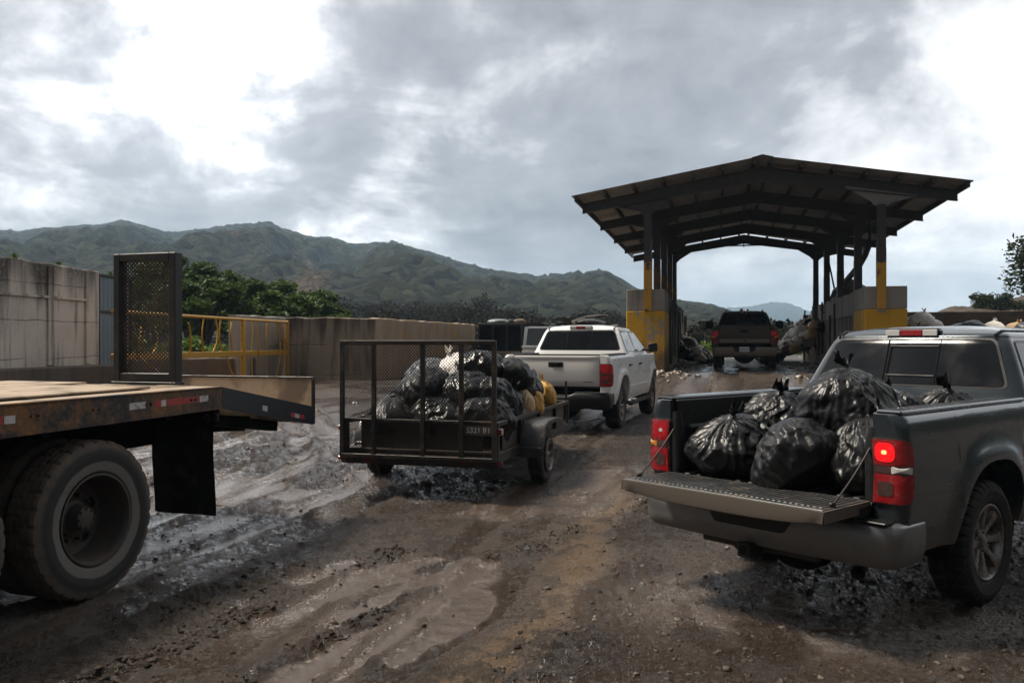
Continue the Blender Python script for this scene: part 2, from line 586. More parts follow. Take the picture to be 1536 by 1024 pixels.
def alloy_mb(rr, spokes=8, seg=64, x0=.112):
    mb = MB()
    mb.lathe([(rr + .006, x0 * .9), (rr + .004, x0 + .008), (rr - .008, x0 + .010), (rr - .018, x0 - .004), (rr - .028, x0 - .05), (rr - .035, -.09), (rr - .07, -.10)], seg)
    for k in range(spokes):
        a = 2 * PI * k / spokes
        rows = []
        for r, w, xo in ((.045, .030, .072), (.09, .026, .082), (.15, .030, .092), (rr - .05, .040, x0 - .008), (rr - .012, .058, x0 - .004)):
            row = []
            for u, x in ((-w, xo - .04), (-w * .75, xo - .004), (-w * .3, xo), (w * .3, xo), (w * .75, xo - .004), (w, xo - .04)):
                row.append((x, r * math.cos(a) - u * math.sin(a), r * math.sin(a) + u * math.cos(a)))
            rows.append(row)
        mb.grid(rows)
    mb.lathe([(.098, .03), (.095, .064), (.08, .076), (.045, .078), (.040, .092), (.03, .096), (.0005, .096)], 32)
    for k in range(6):
        a = 2 * PI * (k + .5) / 6
        c = Vector((.075, .062 * math.cos(a), .062 * math.sin(a)))
        mb.tube([c, c + Vector((.018, 0, 0))], .010, 6)
    return mb


def brake_mb():
    mb = MB()
    mb.lathe([(.0005, -.02), (.165, -.02), (.168, -.03), (.165, -.045), (.0005, -.045)], 32)
    mb.tube([(-.25, 0, 0), (-.02, 0, 0)], .05, 10)
    return mb


def make_wheel(parent, loc, right, Rt, rr, seg, spokes, tmat, rmat, b=.135):
    nd = node_part('wheel', parent, loc, 0 if right else PI)
    tyre_mb(Rt, rr, seg, b).build('tyre', tmat, nd, angle=25)
    alloy_mb(rr, spokes, max(32, seg // 3)).build('rim', rmat, nd, angle=40)
    brake_mb().build('brake_disc', M['under'], nd)
    return nd


# ---------------------------------------------------------------- pickups
WZ = [(.40, .885), (.47, .915), (.52, .935), (.62, .962), (.75, .985), (.90, .996), (1.05, 1.0), (1.10, .994), (1.20, .988), (1.28, .982), (1.33, .972), (1.355, .960), (1.372, .942)]


def wbody(z):
    return float(np.interp(z, [p[0] for p in WZ], [p[1] for p in WZ]))


def make_pickup(o):
    bed, ax, wb = o['bed'], o['ax'], o['wb']
    fx = ax + wb
    Rt, rr = o.get('Rt', .426), o.get('rr', .262)
    paint, seg = o['paint'], o.get('seg', 120)
    root = thing(o['name'], o['label'], 'pickup truck', o['loc'], -o['yaw'], 'pickup trucks queueing at the dump')
    RA, NA, ZW, SILL, TOP = .535, 2.5, .47, o.get('sill', .50), 1.372
    yA = fx - .66
    bd = bed + (yA - bed) * .47
    front = fx + .80

    def flare(y, z):
        f = 0
        for yw in (ax, fx):
            dy, dz = abs(y - yw), max(0, z - ZW)
            de = (dy ** NA + dz ** NA) ** (1 / NA)
            t = max(0, min(1, (RA + .17 - de) / .15))
            f = max(f, t * t * (3 - 2 * t))
        return .034 * f * (1 if z < 1.22 else max(0, 1 - (z - 1.22) / .12))

    def W(y, z):
        w = wbody(z)
        if y > fx: w *= 1 - .10 * ((y - fx) / .8) ** 2
        return w + flare(y, z)

    RC = .075
    ARC = RC * PI / 2

    def Sb(s, z, off=0.0, sg=1):
        """rear corner and flank: s<0 on the rear face, then round the corner, then along the side"""
        if s < ARC and s > 0:
            w = W(.1, z); a = s / RC
            cx, cy = w - RC, RC
            return Vector((sg * (cx + (RC + off) * math.sin(a)), cy - (RC + off) * math.cos(a), z))
        if s <= 0:
            return Vector((sg * (W(.1, z) - RC + s), -off, z))
        y = RC + s - ARC
        return Vector((sg * (W(y, z) + off), y, z))

    def bottom(y):
        zb = SILL
        for yw in (ax, fx):
            d = abs(y - yw)
            if d <= RA:
                zb = max(SILL, ZW + max(0, RA ** NA - d ** NA) ** (1 / NA))
        return zb

    def ys(y0, y1):
        out = set(np.round(np.linspace(y0, y1, max(3, int((y1 - y0) / .05))), 4))
        for yw in (ax, fx):
            for t in np.linspace(-1, 1, 41):
                y = yw + RA * math.sin(t * PI / 2)
                if y0 < y < y1: out.add(round(float(y), 4))
        return sorted(out)

    TT = [0, .012, .04, .09, .16, .25, .36, .48, .6, .7, .79, .86, .92, .96, .985, 1]

    def flank(y0, y1, sg, pre=None, top=TOP, lip=True):
        cols = []
        if pre: cols += pre
        for y in ys(y0, y1):
            zb = bottom(y)
            col = []
            arch = any(abs(y - yw) <= RA for yw in (ax, fx))
            w0 = W(y, zb)
            if lip:
                col += [(sg * (w0 - .20), y, zb + .01), (sg * (w0 - .045), y, zb + .002)]
            else:
                col += [(sg * (w0 - .02), y, zb)] * 2
            for t in TT:
                z = zb + (top - zb) * t
                col.append((sg * W(y, z), y, z))
            col.append((sg * (W(y, top) - .03), y, top + .006))
            cols.append(col)
        # close the end edges with a short return so that the gap between panels has depth
        def ret(col): return [(p[0] - sg * .05, p[1], p[2]) for p in col]
        cols = ([ret(cols[0])] if not pre else []) + cols + [ret(cols[-1])]
        return cols

    # --- bed sides with the rear corner
    for sg in (1, -1):
        pre = []
        def colat(fn):
            col = []
            zb = SILL + .02
            for k in range(2): col.append(fn(zb))
            for t in TT: col.append(fn(zb + (TOP - zb) * t))
            p = fn(TOP); col.append((p[0] * .985, p[1] + .01, TOP + .006))
            return [tuple(c) for c in col]
        pre.append(colat(lambda z: (sg * .79, .09, z)))
        pre.append(colat(lambda z: (sg * .79, .008, z)))
        for f in (.05, .35, .7, 1):
            pre.append(colat(lambda z: Sb(-(W(.1, z) - RC - .79) * (1 - f), z, 0, sg)))
        for k in range(1, 7):
            pre.append(colat(lambda z: Sb(ARC * k / 6 * .999, z, 0, sg)))
        mb = MB()
        mb.grid(flank(RC + .012, bed - .006, sg, pre))
        mb.build('bed_side', paint, root, angle=50)
        rb = MB()
        rb.box((sg * .868, bed / 2 + .02, TOP + .014), (.165, bed - .02, .026), .011)
        rb.build('bed_rail', o.get('railmat', M['black']), root)

    # --- doors and front wings
    for sg in (1, -1):
        for nm, y0, y1 in (('rear_door', bed + .006, bd - .004), ('front_door', bd + .004, yA - .004)):
            mb = MB()
            mb.grid(flank(y0, y1, sg, top=1.374))
            d = mb.build(nm, paint, root, angle=50)
            if o.get('cladding'):
                cl = MB()
                cl.grid([[(sg * (W(y, z) + q), y, z) for z, q in ((.70, -.004), (.705, .010), (.76, .012), (.765, -.004))] for y in np.linspace(y0 + .02, y1 - .02, 8)])
                cl.build('side_moulding', paint, d)
            hb = MB()
            hy = y0 + .14
            x = W(hy, 1.17)
            hb.box((sg * (x + .018), hy, 1.17), (.042, .20, .034), .009)
            hb.build('door_handle', M['black'], d)
        mb = MB()
        mb.grid(flank(yA + .004, front, sg, top=1.34))
        mb.build('front_wing', paint, root, angle=50)

    # --- bonnet and nose
    mb = MB()
    rows = []
    for y in np.linspace(yA - .05, front + .02, 14):
        t = (y - yA) / (front - yA)
        ww = W(min(y, front), 1.30) - .012
        rows.append([(x * ww, y - .12 * abs(x) ** 3, 1.345 + .06 * (1 - x * x) - .06 * max(0, t) ** 2 - .03 * abs(x) ** 6) for x in np.linspace(-1, 1, 17)])
    mb.grid(rows)
    mb.build('bonnet', paint, root, angle=60)
    mb = MB()
    mb.box((0, front - .02, 1.0), (1.66, .12, .52), .05)
    mb.box((0, front + .045, 1.06), (1.0, .02, .30), .006)
    mb.build('grille', M['black'], root)
    for sg in (1, -1):
        hl = MB()
        hl.box((sg * .70, front + .03, 1.06), (.30, .08, .26), .03)
        hl.build('headlight', M['lampclear'], root)

    # --- greenhouse
    zs = [1.362, 1.38, 1.41, 1.44, 1.55, 1.66, 1.76, 1.81, 1.845]
    ZR = 1.845

    def wz(z): return float(np.interp(z, [1.36, 1.40, 1.44, 1.70, 1.80, 1.845], [.945, .925, .905, .800, .757, .728]))
    def yr(z): return bed + float(np.interp(z, [1.36, 1.44, 1.80, 1.845], [.02, .045, .19, .225]))
    def yf(z): return yA + float(np.interp(z, [1.36, 1.44, 1.845], [.42, .30, -.46]))
    BR, BF = .045, .30
    def Sr(x, z, off=0.0): return Vector((x, yr(z) + BR * (x / wz(z)) ** 2 - off * .93, z + off * .36))
    def Sf(x, z, off=0.0): return Vector((x, yf(z) - BF * (x / wz(z)) ** 2 + off * .6, z + off * .8))
    def Ss(y, z, off=0.0, sg=1): return Vector((sg * (wz(z) + off * .93), y, z + off * .3))
    rc = .10

    def ring(z):
        w, a, b = wz(z), yr(z) + BR, yf(z) - BF
        pts = [(x, yr(z) + BR * (x / w) ** 2) for x in np.linspace(-(w - rc), w - rc, 11)]
        pts += [(w - rc + rc * math.sin(t), a + rc * .82 - (rc * .82) * math.cos(t)) for t in np.linspace(0, PI / 2, 6)[1:]]
        pts += [(w, y) for y in np.linspace(a + rc * .82, b - rc, 10)[1:]]
        pts += [(w - rc + rc * math.cos(t), b - rc + rc * math.sin(t)) for t in np.linspace(0, PI / 2, 5)[1:]]
        pts += [(x, yf(z) - BF * (x / w) ** 2) for x in np.linspace(w - rc, -(w - rc), 11)[1:]]
        pts += [(-(w - rc) - rc * math.sin(t), b - rc * (1 - math.cos(t))) for t in np.linspace(0, PI / 2, 5)[1:]]
        pts += [(-w, y) for y in np.linspace(b - rc, a + rc * .82, 10)[1:]]
        pts += [(-(w - rc) - rc * math.cos(t), a + rc * .82 - rc * .82 * math.sin(t)) for t in np.linspace(0, PI / 2, 6)[1:-1]]
        return pts
    mb = MB()
    mb.grid([[(p[0], p[1], z) for p in ring(z)] for z in zs], closed=True)
    mb.build('cab_pillars', paint, root, angle=50)
    top = ring(ZR)
    yc = (yr(ZR) + yf(ZR)) / 2
    RH = o.get('roofh', .105)
    def zroof(k): return ZR + RH * math.sqrt(max(0, 1 - k ** 2.4))
    mb = MB()
    ks = (1, .997, .985, .965, .93, .88, .8, .68, .5, .3, .1, .01)
    mb.grid([[(p[0] * k, yc + (p[1] - yc) * k, zroof(k) + .002) for p in top] for k in ks], closed=True)
    roof = mb.build('roof', paint, root, angle=60)
    for sg in (1, -1):
        mb = MB()
        pts = []
        for f in np.linspace(-.985, .9, 16):
            x = sg * .655
            y = yc + f * (yc - yr(ZR)) * .985 if f < 0 else yc + f * (yf(ZR) - .28 - yc)
            k = max(abs(x) / wz(ZR), abs(f))
            pts.append((x * (1 if f > -.95 else .995), y, zroof(k) + .004))
        pts = [Sr(sg * .66, 1.835, .003)] + pts
        mb.tube(pts, .010, 6)
        mb.build('roof_moulding', M['black'], roof)
    # rear window
    mb = MB()
    mb.patch(Sr, roundpoly([(-.815, 1.448), (.815, 1.448), (.672, 1.838), (-.672, 1.838)], .06), .003)
    fr = mb.build('rear_window', M['black'], root)
    mb = MB()
    mb.patch(Sr, roundpoly([(-.79, 1.462), (.79, 1.462), (.655, 1.826), (-.655, 1.826)], .055), .006)
    mb.build('pane', M['glass'], fr)
    X0, X1 = o.get('slider', (-.24, .24))
    def line(a, b, w=.012, off=.009):
        n = 8
        mb = MB()
        mb.tube([Sr(a[0] + (b[0] - a[0]) * k / n, a[1] + (b[1] - a[1]) * k / n, off) for k in range(n + 1)], w / 2, 4)
        mb.build('window_bar', M['black'], fr)
    line((X0, 1.47), (X0, 1.82), .016); line((X1, 1.47), (X1, 1.82), .010)
    if o.get('sliderframe'):
        line((X0 + .02, 1.77), (X1 - .01, 1.77), .018); line((X0 + .02, 1.53), (X1 - .01, 1.53), .016); line((X0 + .03, 1.53), (X0 + .03, 1.77), .02)
    # windscreen and side windows
    mb = MB()
    mb.patch(Sf, roundpoly([(-.80, 1.44), (.80, 1.44), (.64, 1.82), (-.64, 1.82)], .05), .004)
    mb.build('windscreen', M['sideglass'], root)
    for sg in (1, -1):
        S = lambda y, z, off, sg=sg: Ss(y, z, off, sg)
        rear = [(bed + .23, 1.425), (bd - .03, 1.425), (bd - .03, 1.808), (bed + .36, 1.808)]
        frt = [(bd + .035, 1.425), (yA + .02, 1.425), (yA - .66, 1.808), (bd + .035, 1.808)]
        for out in (rear, frt):
            c = Vector((sum(p[0] for p in out) / 4, sum(p[1] for p in out) / 4))
            mb = MB()
            mb.patch(S, roundpoly([tuple(c + (Vector(p) - c) * 1.06) for p in out], .04), .003)
            w_ = mb.build('side_window', M['black'], root)
            mb = MB()
            mb.patch(S, roundpoly(out, .035), .006)
            mb.build('pane', M['sideglass'], w_)
        # door mirror
        my, mz = yA - .16, 1.47
        ms = o.get('mirror', 1.0)
        x0 = wz(1.45)
        mb = MB()
        mb.tube([(sg * (x0 - .01), my, mz - .03), (sg * (x0 + .09 * ms), my - .015, mz - .02), (sg * (x0 + .16 * ms), my - .02, mz)], .028, 8)
        pts = roundpoly([(-.10 * ms, -.10 * ms), (.11 * ms, -.085 * ms), (.10 * ms, .10 * ms), (-.09 * ms, .09 * ms)], .05 * ms)
        cx = sg * (x0 + .20 * ms)
        rows = [[(cx + p[0] * q * sg, my - .03 + d, mz + .02 + p[1] * q) for p in pts] for q, d in ((.86, -.012), (1, 0), (1, .03), (.8, .075), (.3, .095))]
        mb.grid(rows, closed=True)
        mm = mb.build('door_mirror', M['black'], root, angle=45)
        mb = MB()
        n = len(pts)
        vs = [(cx + p[0] * .86 * sg, my - .043, mz + .02 + p[1] * .86) for p in pts]
        mb.add(vs, [tuple(range(n))])
        mb.build('mirror_glass', M['sideglass'], mm)

    # --- high brake lamp
    q = o.get('chmsl', .23)
    mb = MB()
    zc = 1.888
    yb = yr(ZR) + .028
    mb.box((0, yb + .02, zc), (q * 2, .10, .075), .025)
    hb = mb.build('high_brake_lamp', M['black'], root)
    for x0, x1, m in ((-q + .012, -q * .42, 'lampclear'), (-q * .40, q * .40, 'lampred'), (q * .42, q - .012, 'lampclear')):
        mb = MB()
        mb.box(((x0 + x1) / 2, yb - .028, zc - .002), (x1 - x0, .012, .05), .004)
        mb.build('lens', M[m], hb)

    # --- tail lights
    for sg in (1, -1):
        S = lambda s, z, off, sg=sg: Sb(s, z, off, sg)
        mb = MB()
        mb.patch(S, rect(-.128, .115, .832, 1.232, [.012, .075, .085, .012]), .012, .03)
        tl = mb.build('tail_light', M['lampsmoke'], root, angle=40)
        st = o['lamps'][0 if sg > 0 else 1]
        for (s0, s1, z0, z1, m, rad) in ((-.120, .105, 1.07, 1.222, st[0], [.008, .02, .07, .008]), (-.110, -.02, 1.022, 1.064, 'lampsmoke', .008), (-.016, .090, 1.022, 1.064, st[2], .008), (-.120, .105, .842, 1.016, st[1], [.008, .065, .02, .008])):
            mb = MB()
            mb.patch(S, rect(s0, s1, z0, z1, rad), .019, .012)
            mb.build('lens', M[m], tl, angle=40)
        if st[0] == 'lampred':
            mb = MB()
            mb.patch(S, rect(-.108, .012, 1.09, 1.205, .045), .0215, .006)
            bl = mb.build('bulb_reflector', M[o.get('lit', 'lampdim') if sg > 0 else 'lampdim'], tl)
            if o.get('lit'):
                mb = MB()
                mb.patch(S, rect(-.066, -.034, 1.135, 1.16, .01), .0245, .004)
                mb.build('bulb', M['lamphot'] if sg > 0 else M['lampclear'], bl)
        mb = MB()
        mb.patch(S, rect(-.095, .0, .885, .97, .02), .022, .008)
        mb.build('lens', M['lampsmoke'], tl)

    # --- tailgate, in (x, height, outward) about its hinge
    HG, GW = .535, .778
    opn = o['open']
    tg = node_part('tailgate', root, (0, -.0, .782 if opn else .832))
    def T(x, h, t):
        return (x, -h - .02, -t) if opn else (x, -t + .004, h)
    prof = [(0, .0), (.02, .02), (.10, .030), (.25, .034), (.40, .030), (.455, .018), (.475, .022), (.51, .030), (.53, .022), (HG, .0)]
    mb = MB()
    rows = []
    xs = np.linspace(-GW, GW, 25)
    for h, t in prof:
        rows.append([T(x * (1 - (.012 if opn else 0) * (h / HG)), h, t * (1.0 if not opn else 1.45) * (1 - (abs(x) / GW) ** (8 if not opn else 3)) + (0.012 if opn else .002)) for x in xs])
    inner = [[T(x, h, -.058) for x in xs] for h in (HG, .0)]
    mb.grid(rows + inner)
    for x in (-GW, GW):
        e = [T(x, 0, -.058)] + [T(x, h, .012 if opn else .002) for h, t in prof] + [T(x, HG, -.058)]
        mb.add(e, [tuple(range(len(e)))])
    mb.build('outer_panel', o.get('gatepaint', paint), tg, angle=40)
    mb = MB()
    if opn:
        mb.box((0, -HG / 2 - .02, .060), (GW * 2 - .03, HG - .03, .008), .003)
        for k in range(38):
            x = -GW + .06 + (2 * GW - .12) * k / 37
            mb.box((x, -HG / 2 - .02, .066), (.022, HG - .13, .008), .003)
        mb.build('liner', M['gatelin'], tg)
        for sg in (1, -1):
            c = MB()
            a, b = Vector((sg * .765, .03, .40)), Vector((sg * .745, -.40, .075))
            c.tube([a + (b - a) * t + Vector((0, 0, -.02 * math.sin(PI * t))) for t in np.linspace(0, 1, 9)], .006, 6)
            c.box(tuple(b), (.02, .05, .03), .005)
            c.box(tuple(a), (.02, .03, .04), .005)
            c.build('tailgate_cable', M['steel'], tg)
        for sg in (1, -1):
            c = MB()
            c.box((sg * (GW - .02), -.09, .0), (.05, .14, .08), .015)
            c.tube([(sg * (GW - .03), -.01, .03), (sg * (GW + .012), -.01, .03)], .022, 10)
            c.build('hinge', M['black'], tg)
    else:
        mb.patch(lambda x, z, off: Vector(T(x, z, off + .034)), rect(-.135, .135, .335, .425, .02), .002, .01)
        hd = mb.build('tailgate_handle', M['black'], tg)
        mb = MB()
        mb.box(T(0, .385, .042), (.17, .018, .05), .008)
        mb.build('lever', M['rubber'], hd)
    if o.get('badge'):
        mb = MB()
        for k in range(8):
            mb.box(T(.50 + k * .022, .085, .034), (.015, .004, .016), .002)
        mb.build('badge', M['steel'], tg)
    if o.get('tanband'):
        mb = MB()
        mb.box((0, -.034, .085), (GW * 2 - .04, .02, .12), .008)
        mb.build('trim_band', M['tanpaint'], tg)
        mb = MB()
        mb.prism(roundpoly([(-.04, .11), (.04, .11), (.035, .08), (0, .06), (-.035, .08)], .01), -.052, -.044, 'xz')
        mb.build('emblem', M['black'], tg)

    # --- bed interior
    mb = MB()
    FL = .832
    mb.box((0, bed / 2, FL - .02), (1.56, bed - .04, .03), .004)
    for k in range(13):
        mb.box((-.66 + k * .11, bed / 2, FL), (.05, bed - .06, .018), .006)
    mb.box((0, bed - .035, (FL + TOP) / 2), (1.60, .04, TOP - FL), .01)
    for sg in (1, -1):
        mb.box((sg * .772, bed / 2 + .02, (FL + TOP) / 2), (.03, bed - .06, TOP - FL + .01), .008)
        mb.box((sg * .752, bed / 2 + .05, 1.16), (.05, bed - .2, .055), .02)
        mb.box((sg * .66, ax, FL + .12), (.26, .92, .26), .06)
        mb.tube([(sg * .765, .055, FL), (sg * .765, .05, 1.15), (sg * .772, .05, 1.29)], [.052, .050, .036], 12)
        mb.box((sg * .78, .25, 1.19), (.03, .09, .10), .012)
    mb.build('cargo_bed', M['bedliner'], root, angle=35)

    # --- rear bumper
    mb = MB()
    bx = o.get('bumpmat', M['chrome'])
    zb0, zb1 = o.get('bz', (.452, .725))
    hh = zb1 - zb0
    sec = [(-.11, 1.0), (-.02, 1.0), (0, .965), (.012, .90), (.016, .62), (.012, .35), (-.004, .10), (-.03, 0), (-.11, 0)]
    path = [(x, -.15 + .035 * (x / .8) ** 2) for x in np.linspace(0, .80, 12)]
    path += [(.80 + .17 * math.sin(t), -.115 + .12 * (1 - math.cos(t))) for t in np.linspace(0, PI / 2, 9)[1:]]
    path += [(.975, .12), (.972, .27)]
    full = [(-x, y) for x, y in path[::-1]][:-1] + path
    rows = []
    for i, (x, y) in enumerate(full):
        a, b = full[max(0, i - 1)], full[min(len(full) - 1, i + 1)]
        d = Vector((b[0] - a[0], b[1] - a[1])).normalized()
        n = Vector((d.y, -d.x))
        dip = .0
        if abs(x) < .34: dip = .05 * (1 - max(0, (abs(x) - .26) / .08)) if abs(x) > .26 else .05
        rows.append([(x + n.x * t, y + n.y * t, zb0 + hh * q - (dip if q > .8 else 0)) for t, q in sec])
    mb.grid(rows)
    bm_ = mb.build('rear_bumper', bx, root, angle=40)
    mb = MB()
    for x0, x1 in ((-.93, -.36), (.36, .93)):
        mb.box(((x0 + x1) / 2, -.07, zb1 + .006), (x1 - x0, .12, .016), .006)
    mb.box((0, -.085, zb1 - .045), (.66, .12, .016), .005)
    mb.build('step_pad', M['black'], bm_)
    if o.get('recess'):
        mb = MB()
        mb.patch(lambda x, z, off: Vector((x, -.150 + .035 * (x / .8) ** 2 - .016 - off, z)), roundpoly([(-.36, .715), (-.27, .575), (.27, .575), (.36, .715)], .03), .003, .01)
        mb.build('plate_recess', M['black'], bm_)
    if o.get('plate'):
        mb = MB()
        mb.box((0, -.178, .655), (.305, .008, .155), .004)
        pl = mb.build('number_plate', M['plate'], bm_)
        text_mesh('5721 B', .085, 'plate_number', M['ink'], pl, Matrix.Translation((0, -.184, .652)) @ Matrix.Rotation(PI / 2, 4, 'X'))
    mb = MB()
    mb.box((0, -.11, .43), (.085, .22, .085), .01)
    mb.box((0, -.20, .43), (.10, .03, .10), .008)
    mb.box((0, -.218, .43), (.052, .01, .052), .002, mat=1)
    mb.box((0, -.03, .43), (.9, .06, .06), .01)
    mb.build('tow_hitch', [M['steel'], M['rubber']], root)

    # --- underbody: frame, axles, wheel wells and the dark inside of the shell
    mb = MB()
    for sg in (1, -1):
        mb.bar((sg * .42, -.02, .50), (sg * .42, front - .2, .48), .08, .15, .01)
        mb.bar((sg * .47, ax - .65, .52), (sg * .47, ax + .65, .52), .06, .05, .01)
        for yw in (ax, fx):
            rows = []
            for t in np.linspace(-.1, PI + .1, 19):
                yy = yw + (RA + .012) * math.copysign(abs(math.cos(t)) ** (2 / NA), math.cos(t))
                z_ = ZW + (RA + .012) * math.copysign(abs(math.sin(t)) ** (2 / NA), math.sin(t))
                rows.append([(sg * .93, yy, z_), (sg * .50, yy, z_)])
            mb.grid(rows)
            mb.add([(sg * .50, yw - RA, .4), (sg * .50, yw + RA, .4), (sg * .50, yw + RA, 1.0), (sg * .50, yw - RA, 1.0)], [(0, 1, 2, 3)])
    for yw in (ax, fx):
        mb.tube([(-.8, yw, Rt), (.8, yw, Rt)], .05, 10)
        mb.tube([(0, yw - .16, Rt), (0, yw - .10, Rt), (0, yw + .10, Rt), (0, yw + .16, Rt)], [.07, .15, .15, .07], 12)
    mb.box((0, bed / 2, .70), (1.5, bed - .15, .16), .02)
    mb.box((0, (bed + yA) / 2, .93), (1.70, yA - bed - .06, .88), .04)
    mb.box((0, (fx + yA) / 2 + .3, .92), (.98, front - yA - .3, .8), .04)
    mb.tube([(0, .45, .56), (0, .46, .56)], .37, 20)
    mb.build('underbody', M['under'], root)
    if o.get('exhaust'):
        mb = MB()
        pth = [(.42, 1.0, .44), (.52, .5, .43), (.66, .12, .415), (.74, -.10, .405)]
        mb.tube(pth, .042, 14, cap=False)
        mb.tube(pth[2:], .036, 14, cap=False)
        mb.build('exhaust_pipe', M['rimdark'], root)
    # wheels
    for yw in (ax, fx):
        for sg in (1, -1):
            make_wheel(root, (sg * .845, yw, Rt), sg > 0, Rt, rr, seg, o.get('spokes', 8), o.get('tyremat', M['tyre']), o.get('rimmat', M['rim']))
    if o.get('flaps'):
        for sg in (1, -1):
            mb = MB()
            mb.box((sg * .85, ax - RA - .03, .46), (.27, .012, .40), .004)
            mb.build('mud_flap', M['rubber'], root)
    if o.get('steps'):
        for sg in (1, -1):
            mb = MB()
            y0, y1 = ax + .68, fx - .68
            mb.tube([(sg * .90, y0, .47), (sg * .99, y0 + .10, .42), (sg * .99, y1 - .10, .42), (sg * .90, y1, .47)], .042, 10)
            for y in (y0 + .35, (y0 + y1) / 2 + .3, y1 - .35):
                mb.box((sg * .985, y, .462), (.10, .36, .012), .004)
                mb.bar((sg * .6, y, .50), (sg * .97, y, .43), .05, .02)
            mb.build('side_step', M['black'], root)
    if o.get('rooflamps'):
        for x in (-.60, -.12, .12, .60):
            mb = MB()
            mb.tube([(x, yc + .1 if abs(x) < .5 else yc - .25, zroof(max(abs(x) / wz(ZR), .2)) - .01), (x, yc + .1 if abs(x) < .5 else yc - .25, zroof(max(abs(x) / wz(ZR), .2)) + .07)], [.04, .028], 8)
            mb.build('marker_lamp', M['lampsmoke'], roof)
        mb = MB()
        mb.tube([(-.08, yr(ZR) + .2, zroof(.8)), (-.08, yr(ZR) + .2, zroof(.8) + .10)], [.05, .035], 10)
        mb.build('beacon', M['orange'], roof)
    return root


LN = [('lampred', 'lampred', 'lampclear')] * 2
GRAY = dict(name='pickup_truck', label='dark gray pickup truck with its tailgate down and black bags in the bed', loc=(1.702, 5.908, 0), yaw=.867, bed=1.97, ax=1.28, wb=3.65,
            paint=M['gray'], open=True, bumpmat=M['gbump'], recess=True, exhaust=True, sliderframe=True, slider=(-.17, .26), seg=180, railmat=M['gray'],
            lit='lampon', lamps=[('lampred', 'lampred', 'lampclear'), ('lampred', 'lampred', 'lampamber')], tyremat=M['tyre'])
WHITE = dict(name='pickup_truck', label='white crew cab pickup truck towing the trailer of bags', loc=(.777, 15.274, .19), yaw=.311, bed=1.66, ax=1.12, wb=3.66,
             paint=M['white'], open=False, badge=True, cladding=True, steps=True, flaps=True, seg=90, lamps=[('lampdim', 'lampred', 'lampred')] * 2,
             bumpmat=M['black'], tyremat=M['tyremud'])
BROWN = dict(name='pickup_truck', label='muddy dark brown pickup truck driving in under the open shed', loc=(7.273, 27.125, .90), yaw=.26, bed=1.95, ax=1.25, wb=3.6,
             paint=M['brownpaint'], open=False, tanband=True, recess=True, plate=True, rooflamps=True, mirror=1.45, seg=60, lamps=[('lampdim', 'lampred', 'lampamber')] * 2,
             bumpmat=M['tanpaint'], chmsl=.10, tyremat=M['tyremud'], rimmat=M['rimdark'], bz=(.44, .73))
# ---------------------------------------------------------------- expanded metal
def diamond_mesh(mb, P, nu, nv, w, th):
    """expanded-metal lattice: P(u, v) maps the unit square; zigzag strands"""
    for j in range(nv):
        for s in (1, -1):
            pts = []
            for i in range(nu + 1):
                up = (i % 2 == 0)
                v = (j + .5 + (.5 if (up == (s > 0)) else -.5) * .96) / nv
                pts.append(P(i / nu, max(0, min(1, v))))
            vs, fs = [], []
            for p in pts:
                a, n = p
                vs += [a + Vector((0, 0, w)), a - Vector((0, 0, w)), a - Vector((0, 0, w)) + n * th, a + Vector((0, 0, w)) + n * th]
            for i in range(nu):
                for k in range(4):
                    fs.append((i * 4 + k, i * 4 + (k + 1) % 4, i * 4 + 4 + (k + 1) % 4, i * 4 + 4 + k))
            mb.add(vs, fs)


